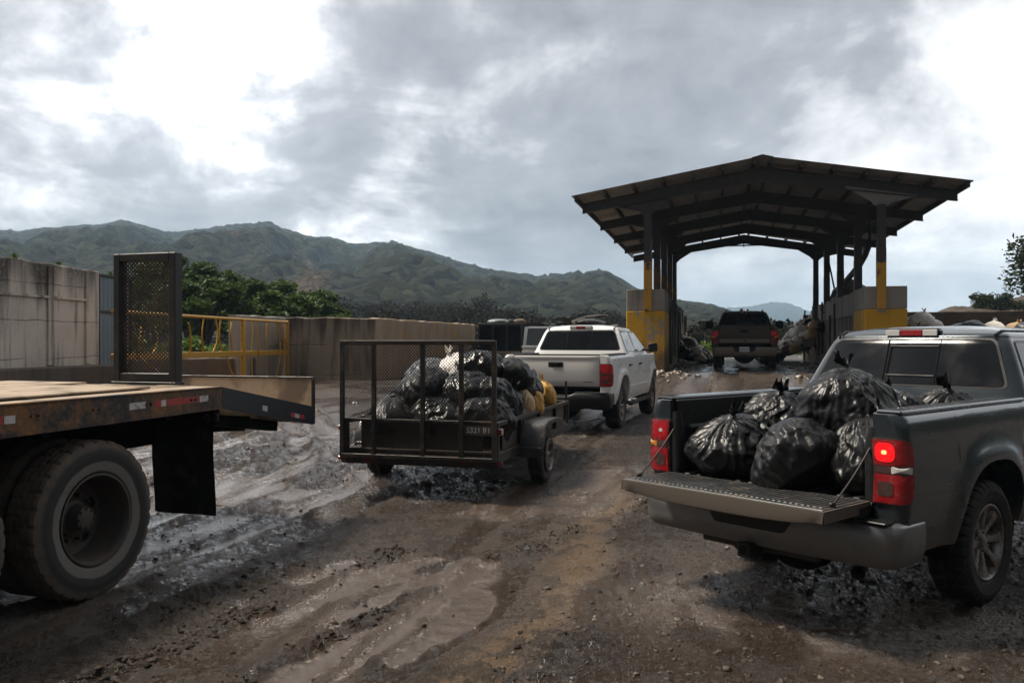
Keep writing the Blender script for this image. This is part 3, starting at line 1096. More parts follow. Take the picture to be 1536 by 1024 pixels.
# ---------------------------------------------------------------- utility trailer
def make_trailer():
    yaw = .277
    root = thing('utility_trailer', 'rusty mesh gated utility trailer heaped with black bags behind the white truck', 'trailer', (-1.059, 9.884, .05), -yaw)
    h, L = .917, 3.75
    zb, zr, zt = .43, .86, 1.75
    st = M['trailsteel']
    mb = MB()
    for sg in (1, -1):
        mb.bar((sg * h, 0, zb + .03), (sg * h, L, zb + .03), .06, .11, .006)
        mb.bar((sg * h, -.02, zr - .025), (sg * h, L, zr - .025), .05, .05, .006)
        for y in (.03, 1.0, 1.95, 2.9, L - .03):
            mb.bar((sg * h, y, zb + .08), (sg * h, y, zr - .05), .045, .045, .004, up=(0, 1, 0))
    mb.bar((-h - .03, .0, zb - .02), (h + .03, .0, zb - .02), .07, .12, .006)
    mb.bar((-h, L, zb + .03), (h, L, zb + .03), .06, .11, .006)
    mb.bar((-h, L, zr - .025), (h, L, zr - .025), .05, .05, .006)
    for y in np.linspace(.5, L - .4, 6):
        mb.bar((-h + .03, y, zb + .01), (h - .03, y, zb + .01), .05, .07)
    for sg in (1, -1):
        mb.bar((sg * .62, L, zb), (0, L + 1.15, zb - .01), .07, .10, .006)
        mb.bar((sg * (h + .005), -.02, zr + .005), (sg * (h + .005), -.02, zb - .07), .07, .06, .006, up=(0, 1, 0))
    mb.bar((h - .02, L - .02, zr - .04), (h - .02, L - .02, zr + .30), .03, .03, .004, up=(0, 1, 0))
    mb.build('frame', st, root)
    mb = MB()
    mb.box((0, L + 1.2, zb + .01), (.12, .28, .11), .03)
    mb.tube([(0, L + .85, zb - .25), (0, L + .85, zb + .32)], .03, 10)
    mb.build('coupler', M['steel'], root)
    mb = MB()
    mb.box((0, L / 2, zb + .075), (2 * h - .08, L - .06, .035), .004)
    mb.build('deck', M['board'], root)
    for sg in (1, -1):
        mb = MB()
        mb.box((sg * (h - .035), L / 2 + .1, (zb + zr) / 2 + .03), (.012, L - .5, zr - zb - .10), .002)
        mb.build('side_panel', M['board'], root)
    mb = MB()
    mb.box((-.02, .10, (zb + zr) / 2 + .035), (2 * h - .34, .018, zr - zb - .07), .003)
    mb.bar((-h + .03, .075, zr - .01), (h - .03, .075, zr - .01), .03, .03, .003)
    mb.build('end_board', M['board'], root)
    # gate
    gt = node_part('gate', root)
    gx, gy = h + .005, -.085
    mb = MB()
    for x in (-gx, -gx + .40, -gx + 1.0, -gx + 1.46, gx):
        mb.bar((x, gy, zb), (x, gy, zt), .05, .042, .004, up=(0, 1, 0))
    mb.bar((-gx - .02, gy, zt), (gx + .02, gy, zt), .05, .05, .004)
    mb.bar((-gx, gy, zb + .02), (gx, gy, zb + .02), .045, .045, .004)
    mb.bar((-gx, gy + .012, zr + .0), (gx, gy + .012, zr + .0), .024, .035, .003)
    mb.tube([(-gx - .03, gy + .05, zb + .02), (gx + .03, gy + .05, zb + .02)], .022, 8)
    mb.build('gate_frame', st, gt)
    mb = MB()
    diamond_mesh(mb, lambda u, v: (Vector((-gx + u * 2 * gx, gy + .028, zb + .03 + v * (zt - zb - .05))), Vector((0, .004, 0))), 50, 32, .0042, .006)
    mb.build('mesh_panel', M['trailsteel'], gt, smooth=False, fix=False)
    mb = MB()
    mb.box((h - .182, gy + .006, zr - .085), (.345, .006, .115), .001)
    bp = mb.build('number_board', M['board'], gt)
    text_mesh('S321 B1', .086, 'painted_number', M['letter'], bp, Matrix.Translation((h - .178, gy - .001, zr - .085)) @ Matrix.Rotation(PI / 2, 4, 'X'))
    # left-hand inner mesh side above the rail
    # lamps
    for sg in (1, -1):
        for zz, yy, w in ((zr - .10, -.045, .035), (zb - .02, -.05, .03)):
            mb = MB()
            mb.box((sg * (h + .055), yy + .04, zz), (.05, .07, .075 if w > .03 else .05), .012)
            lp = mb.build('tail_lamp', M['lampclear'] if w > .03 else M['steel'], root)
            mb = MB()
            mb.box((sg * (h + .055), yy, zz), (.042, .012, .055 if w > .03 else .036), .004)
            mb.build('lens', M['lampred'], lp)
    for x in (-.62, .55):
        mb = MB()
        mb.tube([(x, -.036, zb - .02), (x, -.05, zb - .02)], .02, 10)
        mb.build('marker_lamp', M['lampred'], root)
    # axle, fenders, wheels
    vw, Rt, uo = 1.373, .345, .23
    mb = MB()
    mb.tube([(-h - .2, vw, Rt), (h + .2, vw, Rt)], .035, 10)
    for sg in (1, -1):
        mb.bar((sg * .8, vw - .4, zb - .05), (sg * .8, vw + .4, zb - .05), .05, .04)
    mb.build('axle', M['under'], root)
    for sg in (1, -1):
        mb = MB()
        rows = []
        prof = [(-.52, .36), (-.515, .45), (-.45, .62), (-.33, .775), (-.28, .80), (.20, .80), (.28, .79), (.60, .765)]
        prof = [(-.50, .40), (-.49, .52), (-.43, .66), (-.33, .765), (-.24, .79), (.30, .79), (.36, .785), (.62, .745)]
        for y, z in prof:
            rows.append([(sg * (h + .03), vw + y, z), (sg * (h + .31), vw + y, z), (sg * (h + .325), vw + y, z - .012), (sg * (h + .325), vw + y * .985, z - .05)])
        mb.grid(rows)
        mb.box((sg * (h + .16), vw - .50, .43), (.29, .03, .12), .006)
        mb.build('fender', M['fendersteel'], root, angle=25)
        make_wheel(root, (sg * (h + uo - .06), vw, Rt), sg > 0, Rt, .20, 90, 6, M['tyremud'], M['rim'], .095)
    return root


# ---------------------------------------------------------------- flatbed
def make_flatbed():
    yaw = .305
    root = thing('flatbed_trailer', 'rusty flatbed with plywood deck, mud flap and dirty dual wheels', 'flatbed', (-2.48, 7.413, 0), -yaw)
    zt, zm, W_ = 1.425, 1.238, 2.44
    F = -6.5
    z2, m2, Lb = 1.148, .965, 1.513
    for sg, x in ((1, -.012), (-1, -W_ + .012)):
        mb = MB()
        mb.prism([(F, zm - .06), (0, zm), (0, zt), (F, zt + .0)], x - .012, x + .012)
        for y in np.arange(-.35, F, -.52):
            for k in (0, .055):
                c = Vector((x + .012, y - k, zt - .085))
                mb.tube([c, c + Vector((sg * .014, 0, 0))], .011, 8)
        mb.box((x, F / 2, zt + .0), (.05, -F - .01, .012), .003)
        mb.build('side_channel', M['rustrail'], root)
        mb = MB()
        mb.prism([(0.004, zm), (Lb, m2), (Lb, z2), (0.004, zt)], x - .013, x + .013)
        mb.build('tail_side', M['bluesteel'], root)
    # reflective tape on the near side
    x = .0025
    def tapes(items, z0, hgt, slope, base):
        for y0, y1, m in items:
            mb = MB()
            mb.add([(x, y0, z0(y0)), (x, y1, z0(y1)), (x, y1, z0(y1) + hgt), (x, y0, z0(y0) + hgt), (x - .004, y0, z0(y0)), (x - .004, y1, z0(y1)), (x - .004, y1, z0(y1) + hgt), (x - .004, y0, z0(y0) + hgt)],
                   [(0, 1, 2, 3), (0, 4, 5, 1), (1, 5, 6, 2), (2, 6, 7, 3), (3, 7, 4, 0)])
            mb.build('reflector_tape', M[m], root, smooth=False)
    tapes([(-.30, -.19, 'tape_w'), (-.50, -.305, 'tape_r'), (-.70, -.505, 'tape_r'), (-.76, -.705, 'tape_w'), (-.82, -.765, 'tape_r'), (-1.10, -.93, 'tape_w'),
           (-2.17, -2.09, 'tape_w'), (-2.26, -2.18, 'tape_r'), (-2.34, -2.265, 'tape_w'), (-2.47, -2.345, 'tape_r'), (-2.56, -2.475, 'tape_w'), (-2.72, -2.565, 'tape_r')], lambda y: 1.318 + .006 * y, .05, 0, 0)
    tapes([(.60, .68, 'tape_w')], lambda y: 1.285 - y * .18, .05, 0, 0)
    tapes([(1.08, 1.15, 'tape_r'), (1.153, 1.23, 'tape_w'), (1.233, 1.33, 'tape_r')], lambda y: 1.275 - y * .18, .042, 0, 0)
    # deck: butted planks and a loose sheet
    k = 0
    for x0 in np.linspace(-W_ + .03, -.03, 9)[:-1]:
        mb = MB()
        wdt = (W_ - .06) / 8
        mb.box((x0 + wdt / 2, F / 2 - .01, zt - .006 - .004 * (k % 2)), (wdt - .012, -F - .03, .03), .004)
        mb.build('deck_plank', M['ply'], root)
        k += 1
    for cx, cy, rz, w, l, z in ((-.78, -1.75, .04, 1.15, 2.3, .022), (-1.75, -1.0, -.03, .9, 1.7, .024), (-.95, -4.4, -.02, 1.2, 2.4, .022)):
        mb = MB()
        mb.box((0, 0, 0), (w, l, .014), .003)
        o = mb.build('plywood_sheet', M['ply'], root)
        o.location = (cx, cy, zt + z); o.rotation_euler = (0, 0, rz)
    # beaver tail deck, rear board, ramp gate
    mb = MB()
    mb.prism([(.006, zt - .045), (Lb - .03, z2 - .045), (Lb - .03, z2 - .012), (.006, zt - .012)], -W_ + .03, -.03)
    mb.build('tail_deck', M['ply'], root)
    mb = MB()
    mb.prism([(Lb - .02, m2 + .02), (Lb + .015, m2 + .02), (Lb + .015, 1.43), (Lb - .02, 1.43)], -W_, -.006)
    mb.build('rear_board', M['ply'], root)
    mb = MB()
    mb.box((-W_ / 2 - .003, Lb, 1.442), (W_ + .01, .05, .022), .004)
    mb.box((-.006, Lb + .0, 1.20), (.02, .05, .46), .004)
    mb.build('board_edge', M['trailsteel'], root)
    g = node_part('ramp_gate', root, (-.555, .10, zt + .005))
    mb = MB()
    gw, gh = .60, 1.17
    for xx in (0, -gw):
        mb.box((xx, 0, gh / 2), (.068, .10, gh), .006)
    mb.box((-gw / 2, 0, gh - .033), (gw - .066, .098, .066), .006)
    mb.box((-gw / 2, 0, .065), (gw - .066, .09, .075), .006)
    mb.box((-gw / 2, .0, .01), (gw + .1, .12, .03), .004)
    mb.build('gate_frame', M['steel'], g)
    mb = MB()
    diamond_mesh(mb, lambda u, v: (Vector((-gw + .034 + u * (gw - .068), .01, .10 + v * (gh - .165))), Vector((0, .004, 0))), 13, 27, .0085, .009)
    mb.build('mesh_panel', M['meshsteel'], g, smooth=False, fix=False)
    # chassis
    mb = MB()
    for xx in (-.70, -W_ + .70):
        mb.bar((xx, F, 1.02), (xx, .2, 1.06), .10, .28, .01)
        mb.bar((xx, .2, 1.06), (xx, 1.3, .97), .09, .14, .01)
    for y in np.arange(-6, .1, .6):
        mb.bar((-W_ + .05, y, zm - .0), (-.05, y, zm - .0), .07, .10)
    for y in (-1.415, -2.72):
        mb.tube([(-W_ + .3, y, .558), (-.3, y, .558)], .075, 10)
        for xx in (-.70, -W_ + .70):
            mb.bar((xx, y - .5, .78), (xx, y + .5, .78), .08, .08)
            mb.box((xx, y, .80), (.09, .2, .26), .01)
    mb.bar((-.62, 1.28, 1.00), (-W_ + .3, 1.28, 1.00), .10, .10, .01)
    mb.bar((-.18, .10, 1.13), (-.30, 1.25, .965), .09, .10, .01)
    mb.build('chassis', M['under'], root)
    # mud flaps
    for x0 in (-.315, -W_ + .315):
        mb = MB()
        rows = []
        for i, z in enumerate(np.linspace(1.22, .34, 14)):
            rows.append([(x0 + u * .315, -.09 + .02 * math.sin(z * 5) + .012 * math.sin(u * 4), z) for u in np.linspace(-1, 1, 9)])
        mb.grid(rows)
        mb.grid([[(p[0], p[1] - .012, p[2]) for p in r] for r in rows])
        mb.build('mud_flap', M['rubber'], root, angle=180, fix=False)
        mb = MB()
        mb.box((x0, -.07, 1.17), (.66, .03, .06), .006)
        mb.tube([(x0 + .25, -.10, 1.17), (x0 + .25, -.13, 1.17)], .03, 10)
        mb.build('flap_bracket', M['steel'], root)

    # dual wheels
    def dual(y, side):
        nd = node_part('wheel', root, (0 if side else -W_, y, .558), 0 if side else PI)
        for xo in (-.17, -.50):
            tb = tyre_mb(.558, .315, 150 if (xo > -.3 and side) else 60, .138)
            tb2 = MB()
            tb2.v = [(p[0] + xo, p[1], p[2]) for p in tb.v]; tb2.f, tb2.m = tb.f, tb.m
            tb2.build('tyre', M['bigtyre'], nd, angle=25)
        mb = MB()
        mb.lathe([(.322, -.055), (.325, -.045), (.312, -.043), (.300, -.06), (.292, -.10), (.285, -.22), (.265, -.275), (.225, -.292), (.16, -.285), (.135, -.27), (.12, -.25)], 72)
        mb.build('rim', M['rimdark'], nd, angle=40)
        for k in range(5):
            mb = MB()
            a = 2 * PI * (k + .3) / 5
            c = Vector((-.2835, .21 * math.cos(a), .21 * math.sin(a)))
            u, w_ = Vector((0, -math.sin(a), math.cos(a))), Vector((0, math.cos(a), math.sin(a)))
            vs = [c + u * .042 * math.cos(t) + w_ * .026 * math.sin(t) + Vector((.004, 0, 0)) for t in np.linspace(0, 2 * PI, 17)[:-1]]
            mb.add(vs, [tuple(range(16))])
            mb.build('hand_hole', M['rubber'], nd)
        mb = MB()
        mb.lathe([(.13, -.29), (.128, -.25), (.10, -.235), (.085, -.19), (.078, -.15), (.06, -.14), (.0005, -.14)], 40)
        for k in range(10):
            a = 2 * PI * k / 10
            c = Vector((-.285, .165 * math.cos(a), .165 * math.sin(a)))
            mb.tube([c, c + Vector((.045, 0, 0))], .014, 6)
        for k in range(8):
            a = 2 * PI * k / 8
            c = Vector((-.15, .068 * math.cos(a), .068 * math.sin(a)))
            mb.tube([c, c + Vector((.02, 0, 0))], .009, 6)
        mb.build('hub', M['rimdark'], nd, angle=40)
    for y in (-1.36, -2.66):
        dual(y, True); dual(y, False)
    return root


def mat_bigtyre():
    """old truck tyre: bare rubber with a pale scuffed ring on the sidewall and dried mud on the tread"""
    t = NT('old_truck_tyre')
    s = t.sep(t.coord())
    r = t.math('SQRT', t.math('ADD', t.math('MULTIPLY', s[1], s[1]), t.math('MULTIPLY', s[2], s[2])))
    n1 = t.noise(9, 7, .65, t.coord())
    n2 = t.noise(70, 5, .7, t.coord())
    ang = t.math('ARCTAN2', s[1], s[2])
    comb = t.new('ShaderNodeCombineXYZ')
    t.link(t.math('MULTIPLY', ang, .5), comb.inputs[0])
    n3 = t.noise(2.6, 3, .5, comb.outputs[0])
    band = t.math('MULTIPLY', t.ss(r, .325, .345), t.ss(t.math('ADD', r, t.math('MULTIPLY', n3, .05)), .425, .438, 1, 0))
    band = t.math('MULTIPLY', band, t.ss(n1, .15, .45))
    tread = t.ss(t.math('ADD', r, t.math('MULTIPLY', n3, .04)), .495, .535)
    col = t.mix(t.math('MULTIPLY', band, .9), (.018, .017, .016), t.mix(n2, (.09, .083, .075), (.19, .175, .155)))
    col = t.mix(t.math('MULTIPLY', tread, t.ss(n1, .25, .6, .3, 1)), col, t.mix(n2, (.05, .036, .026), (.12, .092, .068)))
    return t.set(col, .82, 0, t.bump(n2, .3, .004))


M['bigtyre'] = mat_bigtyre()
# ---------------------------------------------------------------- rubbish bags
def bag_mesh(seed, rx, ry, rz, nu=96, nv=60, tuft=.13, knot=True):
    rg = random.Random(seed)
    off = Vector((rg.uniform(-50, 50), rg.uniform(-50, 50), rg.uniform(-50, 50)))
    k1, k2, k3 = rg.randint(7, 10), rg.randint(13, 18), rg.randint(23, 31)
    ph = [rg.uniform(0, 6.28) for _ in range(4)]
    rows = []
    Rm = (rx + ry) / 2
    top_t = .87 if knot else 1.0
    for j in range(nv + 1):
        t = j / nv
        row = []
        for i in range(nu):
            p = 2 * PI * i / nu
            d = Vector((math.cos(p), math.sin(p), 0))
            if t <= top_t:
                s = t / top_t
                th = s * PI * .975
                rr = math.sin(th) ** .82 if th < PI / 2 else math.sin(th) ** .95
                z = -math.cos(th)
                if z < -.70: z = -.70 + (z + .70) * .25
                up = max(0, (s - .5) / .5)
                if knot:
                    z = z + .03 * up ** 3
                    rr = rr * (1 - .05 * math.sin(up * PI)) + .10 * up ** 8
                q = Vector((d.x * rr, d.y * rr, z))
                wob = mnoise.noise(q * 1.6 + off) * 1.6
                f1 = abs(math.sin(k1 * p / 2 + ph[0] + wob * 2)) ** .8
                f2 = abs(math.sin(k2 * p / 2 + ph[1] + wob * 3)) ** .7
                f3 = abs(math.sin(k3 * p / 2 + ph[2] - wob * 4)) ** .7
                env = up * up * (3 - 2 * up)
                env = max(0, (s - .36) / .64) ** 1.25
                g1 = 1 - abs(math.sin(k2 * p / 2 + ph[3] + wob * 2.4)) ** .7
                fold = env * (.10 * (f1 - .6) + .10 * (g1 - .35) + .075 * (f2 - .55) + .045 * (f3 - .55)) * 1.55
                low = mnoise.noise(q * 1.15 + off * 1.3) * .17
                n2 = mnoise.noise(q * 2.6 + off) * .075
                # creases running roughly along the meridians, plus sharp crumples
                c1 = (1 - abs(mnoise.noise(Vector((d.x * 4.6, d.y * 4.6, z * 1.5)) + off))) ** 4
                c2 = (1 - abs(mnoise.noise(Vector((q.x * 7, q.y * 7, z * 5.2)) + off * .7))) ** 5
                c3 = (1 - abs(mnoise.noise(Vector((d.x * 10, d.y * 10, z * 3)) - off))) ** 4
                rad = 1 + low + n2 + fold + .055 * (c1 - .35) + .012 * (c2 - .3) + .020 * (c3 - .3)
                zz = z * (1 + .5 * low) + .02 * (c2 - .3)
                row.append((d.x * rr * rad * rx, d.y * rr * rad * ry, zz * rz))
            else:
                s = (t - top_t) / (1 - top_t)
                ruff = 1 + (.30 * math.sin(3 * p + ph[3]) + .25 * math.sin(8 * p + ph[1])) * s
                rr = (.16 - .36 * s if s < .3 else .052 + .17 * (s - .3) ** 1.1 * ruff) * Rm
                rr = max(rr, .04 * Rm)
                h = rz * 1.03 + tuft * s * (1 + .40 * math.sin(3 * p + ph[2]) * s + .25 * math.sin(7 * p + ph[0]) * s)
                row.append((d.x * rr + .05 * s * math.cos(ph[0]), d.y * rr + .05 * s * math.sin(ph[0]), h))
        rows.append(row)
    mb = MB()
    mb.grid(rows, closed=True)
    mb.add([rows[0][i] for i in range(nu)], [tuple(range(nu))])
    return mb


BAGN = [0]


def bag(loc, size, seed, mat, label, group, rot=(0, 0, 0), nu=72, nv=44, parent=None, tuft=.13, knot=True):
    o = bag_mesh(seed, *size, nu, nv, tuft, knot).build('trash_bag', mat, None, angle=180, fix=False)
    o.location = loc
    o.rotation_euler = rot
    tag(o, label, 'trash bag', group)
    return o


def local(T, u, v, z):
    X0, Y0, yaw, gz = T
    s, c = math.sin(yaw), math.cos(yaw)
    return (X0 + u * c + v * s, Y0 - u * s + v * c, z + gz)


def bags_gray():
    T = (1.702, 5.908, .867, 0)
    g = 'black bags in the gray pickup'
    hi = dict(nu=168, nv=110)
    B = [(-.43, .27, 1.02, (.315, .31, .235), 11, 'bag', 'black bag on the tailgate side of the bed, nearest the far side wall', (.12, -.20, .6)),
         (.17, .16, 1.00, (.335, .32, .25), 12, 'bag', 'black bag in the middle of the row just above the open tailgate', (-.55, .55, 1.2)),
         (.60, .36, 1.03, (.27, .30, .27), 13, 'bag', 'black bag squeezed behind the lit brake light of the gray pickup', (.1, .2, 2.2)),
         (.29, .62, 1.335, (.345, .335, .27), 14, 'bag', 'big tied black bag on top of the heap in the gray pickup', (.06, -.05, .3)),
         (-.40, .84, 1.14, (.30, .31, .27), 15, 'bag', 'black bag with a knotted top behind the big one, by the far side wall', (-.10, .18, 4.1)),
         (.30, 1.34, 1.15, (.30, .32, .28), 16, 'bag2', 'gray sheened bag just behind the big top bag, close to the cab', (.2, .1, 3.1)),
         (.57, 1.52, 1.19, (.26, .26, .26), 17, 'bag', 'black bag tucked in the bed corner against the cab', (.1, .3, 5.0)),
         (-.10, .95, 1.06, (.33, .34, .29), 18, 'bag', 'black bag buried under the big top bag in the gray pickup', (.3, .0, 2.0))]
    for u, v, z, sz, sd, m, lab, rot in B:
        bag(local(T, u, v, z), sz, sd, M[m], lab, g, rot, tuft=.09, **hi)


def bags_trailer():
    T = (-1.059, 9.884, .277, .05)
    g = 'bags heaped in the trailer'
    base = 'black bag low in the trailer heap behind the mesh gate'
    mid = 'black bag halfway up the trailer heap behind the mesh gate'
    B = [(-.50, .50, .80, (.43, .36, .31), 'bag', base), (.08, .46, .79, (.37, .34, .31), 'bag2', base), (.60, .50, .80, (.33, .36, .30), 'bag', 'black bag bulging past the gate post at the corner with the red lamp'),
         (-.58, 1.2, .85, (.36, .40, .34), 'bag2', base), (.0, 1.2, .9, (.42, .40, .36), 'bag', base), (.64, 1.15, .86, (.27, .36, .32), 'bag', 'smooth black bag leaning on the side rail above the fender'),
         (-.25, .72, 1.15, (.36, .36, .26), 'bag', mid), (.22, .80, 1.13, (.35, .36, .26), 'bag2', mid), (.58, .86, 1.07, (.27, .33, .24), 'bag', mid),
         (-.34, 1.35, 1.27, (.38, .36, .27), 'baggray', 'gray sheened bag at the left shoulder of the trailer heap'), (.28, 1.36, 1.36, (.37, .36, .27), 'bag2', 'large black bag forming the peak of the trailer heap'),
         (-.02, 1.28, 1.40, (.26, .28, .19), 'bagwhite', 'dirty white bag lying on the peak of the trailer heap'),
         (.58, 1.55, 1.29, (.27, .36, .26), 'bag', 'long black bag sliding down the right flank of the trailer heap'),
         (-.4, 2.1, .95, (.42, .45, .40), 'bag', base), (.25, 2.1, 1.02, (.40, .42, .40), 'bag', base), (.60, 1.98, 1.12, (.26, .33, .25), 'bag2', 'matte black bag on the trailer just past its peak'),
         (.72, 1.78, .92, (.17, .25, .22), 'bagtan', 'tan bag among black ones on the trailer rail'), (.76, 2.06, .90, (.15, .22, .22), 'bagyel', 'yellow bag on the trailer rail, beside the tan bag'),
         (.52, 2.48, 1.02, (.31, .32, .30), 'bag2', 'black bag near the front of the trailer, in front of the white tailgate'), (.78, 2.95, .99, (.13, .16, .20), 'bagyel', 'small yellow bag at the very front of the trailer'),
         (-.1, 2.8, .92, (.5, .45, .38), 'bag', base), (.55, 1.22, 1.10, (.15, .18, .12), 'bagyel', 'small yellow wrapper showing between black bags halfway up'),
         (.60, 2.30, 1.24, (.20, .22, .15), 'baggray', 'small gray bag on top of the front end of the trailer heap')]
    for i, (u, v, z, sz, m, lab) in enumerate(B):
        rg = random.Random(100 + i)
        flop = rg.random() < .8
        bag(local(T, u, v, z), sz, 30 + i, M[m], lab, g, (rg.uniform(-.5, .5), rg.uniform(-.5, .5), rg.uniform(0, 6)), nu=100, nv=64, knot=not flop, tuft=.09)


def bags_far(gzf):
    rg = random.Random(5)
    hy = .232
    def P(l, a):        # hangar frame: l across, a along
        return l * math.cos(hy) + a * math.sin(hy), -l * math.sin(hy) + a * math.cos(hy)
    def heap(n, l0, l1, a0, a1, hz, labfmt, grp, base_s, mats, side):
        for i in range(n):
            f = rg.random()
            l = l0 + (l1 - l0) * rg.random(); a = a0 + (a1 - a0) * rg.random()
            x, y = P(l, a)
            edge = abs(l - side) / abs(l1 - l0 + .001) * (.3 if side == 5.5 else 1)
            z = gzf(x, y) + max(.12, hz * (1 - edge) * rg.uniform(.35, 1))
            m = rg.choice(mats)
            s = base_s * rg.uniform(.7, 1.35)
            nm = {'bag': 'black', 'bag2': 'matte black', 'bagwhite': 'dirty white', 'bagtan': 'tan', 'bagbrown': 'brown', 'baggray': 'gray', 'bagyel': 'yellow', 'skip': 'pale blue'}[m]
            bag((x, y, z), (s, s * rg.uniform(.8, 1.2), s * .78), 300 + i * 7 + int(a0 * 10), M[m], labfmt % nm, grp, (rg.uniform(-.6, .6), rg.uniform(-.6, .6), rg.uniform(0, 6)), nu=28, nv=20, knot=rg.random() < .4, tuft=.08)
    heap(96, 1.9, 4.0, 35.5, 43.5, 2.0, '%s bag in the bright heap right of the brown pickup', 'bags heaped inside the shed by the right wall', .235, ['bagwhite'] * 5 + ['bagtan', 'bagtan', 'bag', 'bagbrown', 'baggray'], 4.0)
    heap(60, -1.9, -.2, 35.0, 44.0, 1.6, '%s bag in the dark heap left of the brown pickup', 'bags heaped inside the shed by the left wall', .24, ['bag', 'bag', 'bagbrown', 'bagtan', 'bagtan', 'bagwhite', 'bagwhite'], -1.9)
    heap(22, -3.6, -2.75, 33, 36, 2.3, '%s bag in the pale pile behind the left yellow pillar', 'bags piled behind the left pillar', .27, ['bagwhite', 'bagwhite', 'bagtan', 'baggray'], -2.9)
    mb = MB()
    V, F = ico()
    mb.add([(P(7.8, 31.9)[0] + v[0] * 2.6, P(7.8, 31.9)[1] + v[1] * 1.5, 1.0 + v[2] * 1.25 * (1 + .3 * mnoise.noise(Vector(v * 3)))) for v in V], [tuple(f) for f in F])
    tag(mb.build('refuse_mound', M['concdark'], None, angle=180), 'dark refuse mound under the bags right of the right yellow pillar', 'refuse mound', None, 'stuff')
    heap(40, 5.5, 10.0, 30.3, 33.2, 1.72, '%s bag in the litter pile right of the right yellow pillar', 'bags piled beyond the right pillar', .32, ['bagwhite', 'bagwhite', 'baggray', 'skip', 'bag', 'bagtan'], 5.5)
# ---------------------------------------------------------------- ground
def _hash(ix, iy, seed):
    h = (ix.astype(np.int64) * 374761393 + iy.astype(np.int64) * 668265263 + seed * 1442695041) & 0x7fffffff
    h = ((h ^ (h >> 13)) * 1274126177) & 0x7fffffff
    return ((h ^ (h >> 16)) & 0xffff) / 65535.0


def vnoise(x, y, seed=0):
    x0, y0 = np.floor(x), np.floor(y)
    fx, fy = x - x0, y - y0
    fx = fx * fx * fx * (fx * (fx * 6 - 15) + 10); fy = fy * fy * fy * (fy * (fy * 6 - 15) + 10)
    a, b = _hash(x0, y0, seed), _hash(x0 + 1, y0, seed)
    c, d = _hash(x0, y0 + 1, seed), _hash(x0 + 1, y0 + 1, seed)
    return (a * (1 - fx) + b * fx) * (1 - fy) + (c * (1 - fx) + d * fx) * fy


def fbm(x, y, o=5, seed=0, g=.5, ridged=False):
    s, a, n = 0, 1, 0
    for k in range(o):
        v = vnoise(x * 2 ** k + 17.3 * k, y * 2 ** k - 9.1 * k, seed + k)
        if ridged: v = 1 - np.abs(2 * v - 1)
        s = s + a * v; n += a; a *= g
    return s / n


def sst(v, a, b):
    t = np.clip((v - a) / (b - a), 0, 1)
    return t * t * (3 - 2 * t)


HY = .232
CH, SH = math.cos(HY), math.sin(HY)


def la(x, y):
    return x * CH - y * SH, x * SH + y * CH


def base_z(x, y):
    x, y = np.asarray(x, float), np.asarray(y, float)
    l, a = la(x, y)
    z = .19 * sst(a, 8, 14.5)
    z = z + .71 * sst(a, 19.5, 26.2) * sst(l, -7.5, -3.4) * (1 - sst(l, 9, 16))
    z = z + .20 * sst(a, 22, 32) * (1 - sst(l, -7.5, -3.4))
    return z - .03 * (1 - sst(y, 3, 7)) * sst(-x, 1, 4)


def gz(x, y):
    return float(base_z(np.array([x]), np.array([y]))[0])


# wheel tracks: polylines in metres (x, y), width, depth
TRACKS = [
    ([(-3.4, 2.0), (-2.95, 4.6), (-2.1, 8.0), (-1.2, 11.5), (-.2, 15), (1.1, 19), (3.2, 27)], .17, .035),
    ([(-1.75, 2.0), (-1.30, 4.6), (-.55, 7.4), (.25, 10.5), (1.2, 14), (2.6, 19), (5.0, 27)], .15, .020),
    ([(-1.15, 3.0), (-.55, 5.0), (.3, 7.6), (1.4, 10.4), (2.6, 13.5), (4.3, 19), (6.6, 27)], .14, .015),
    ([(-4.6, 3.0), (-3.7, 6.2), (-2.9, 8.4), (-2.3, 10.8), (-2.7, 13.6), (-4.0, 17.5), (-5.3, 22)], .20, .040),
    ([(-5.4, 5.0), (-4.4, 7.9), (-3.6, 10.2), (-3.2, 12.6), (-3.8, 15.6), (-5.0, 19)], .20, .045),
    ([(-6.6, 6.0), (-5.4, 9.4), (-4.6, 12.4), (-4.8, 15.4), (-6.0, 19)], .22, .045),
    ([(-4.0, 5.4), (-3.1, 7.0), (-1.7, 9.4), (-.7, 12.5), (.3, 16.2)], .16, .040),
    ([(-8, 9), (-6.4, 12), (-4.5, 14), (-2.4, 15.4), (0, 17.5)], .20, .05),
    ([(5.2, 20), (6.25, 25), (8.2, 33), (10.4, 42)], .25, .035), ([(6.9, 20), (7.95, 25), (9.8, 33), (12.0, 42)], .25, .035),
]


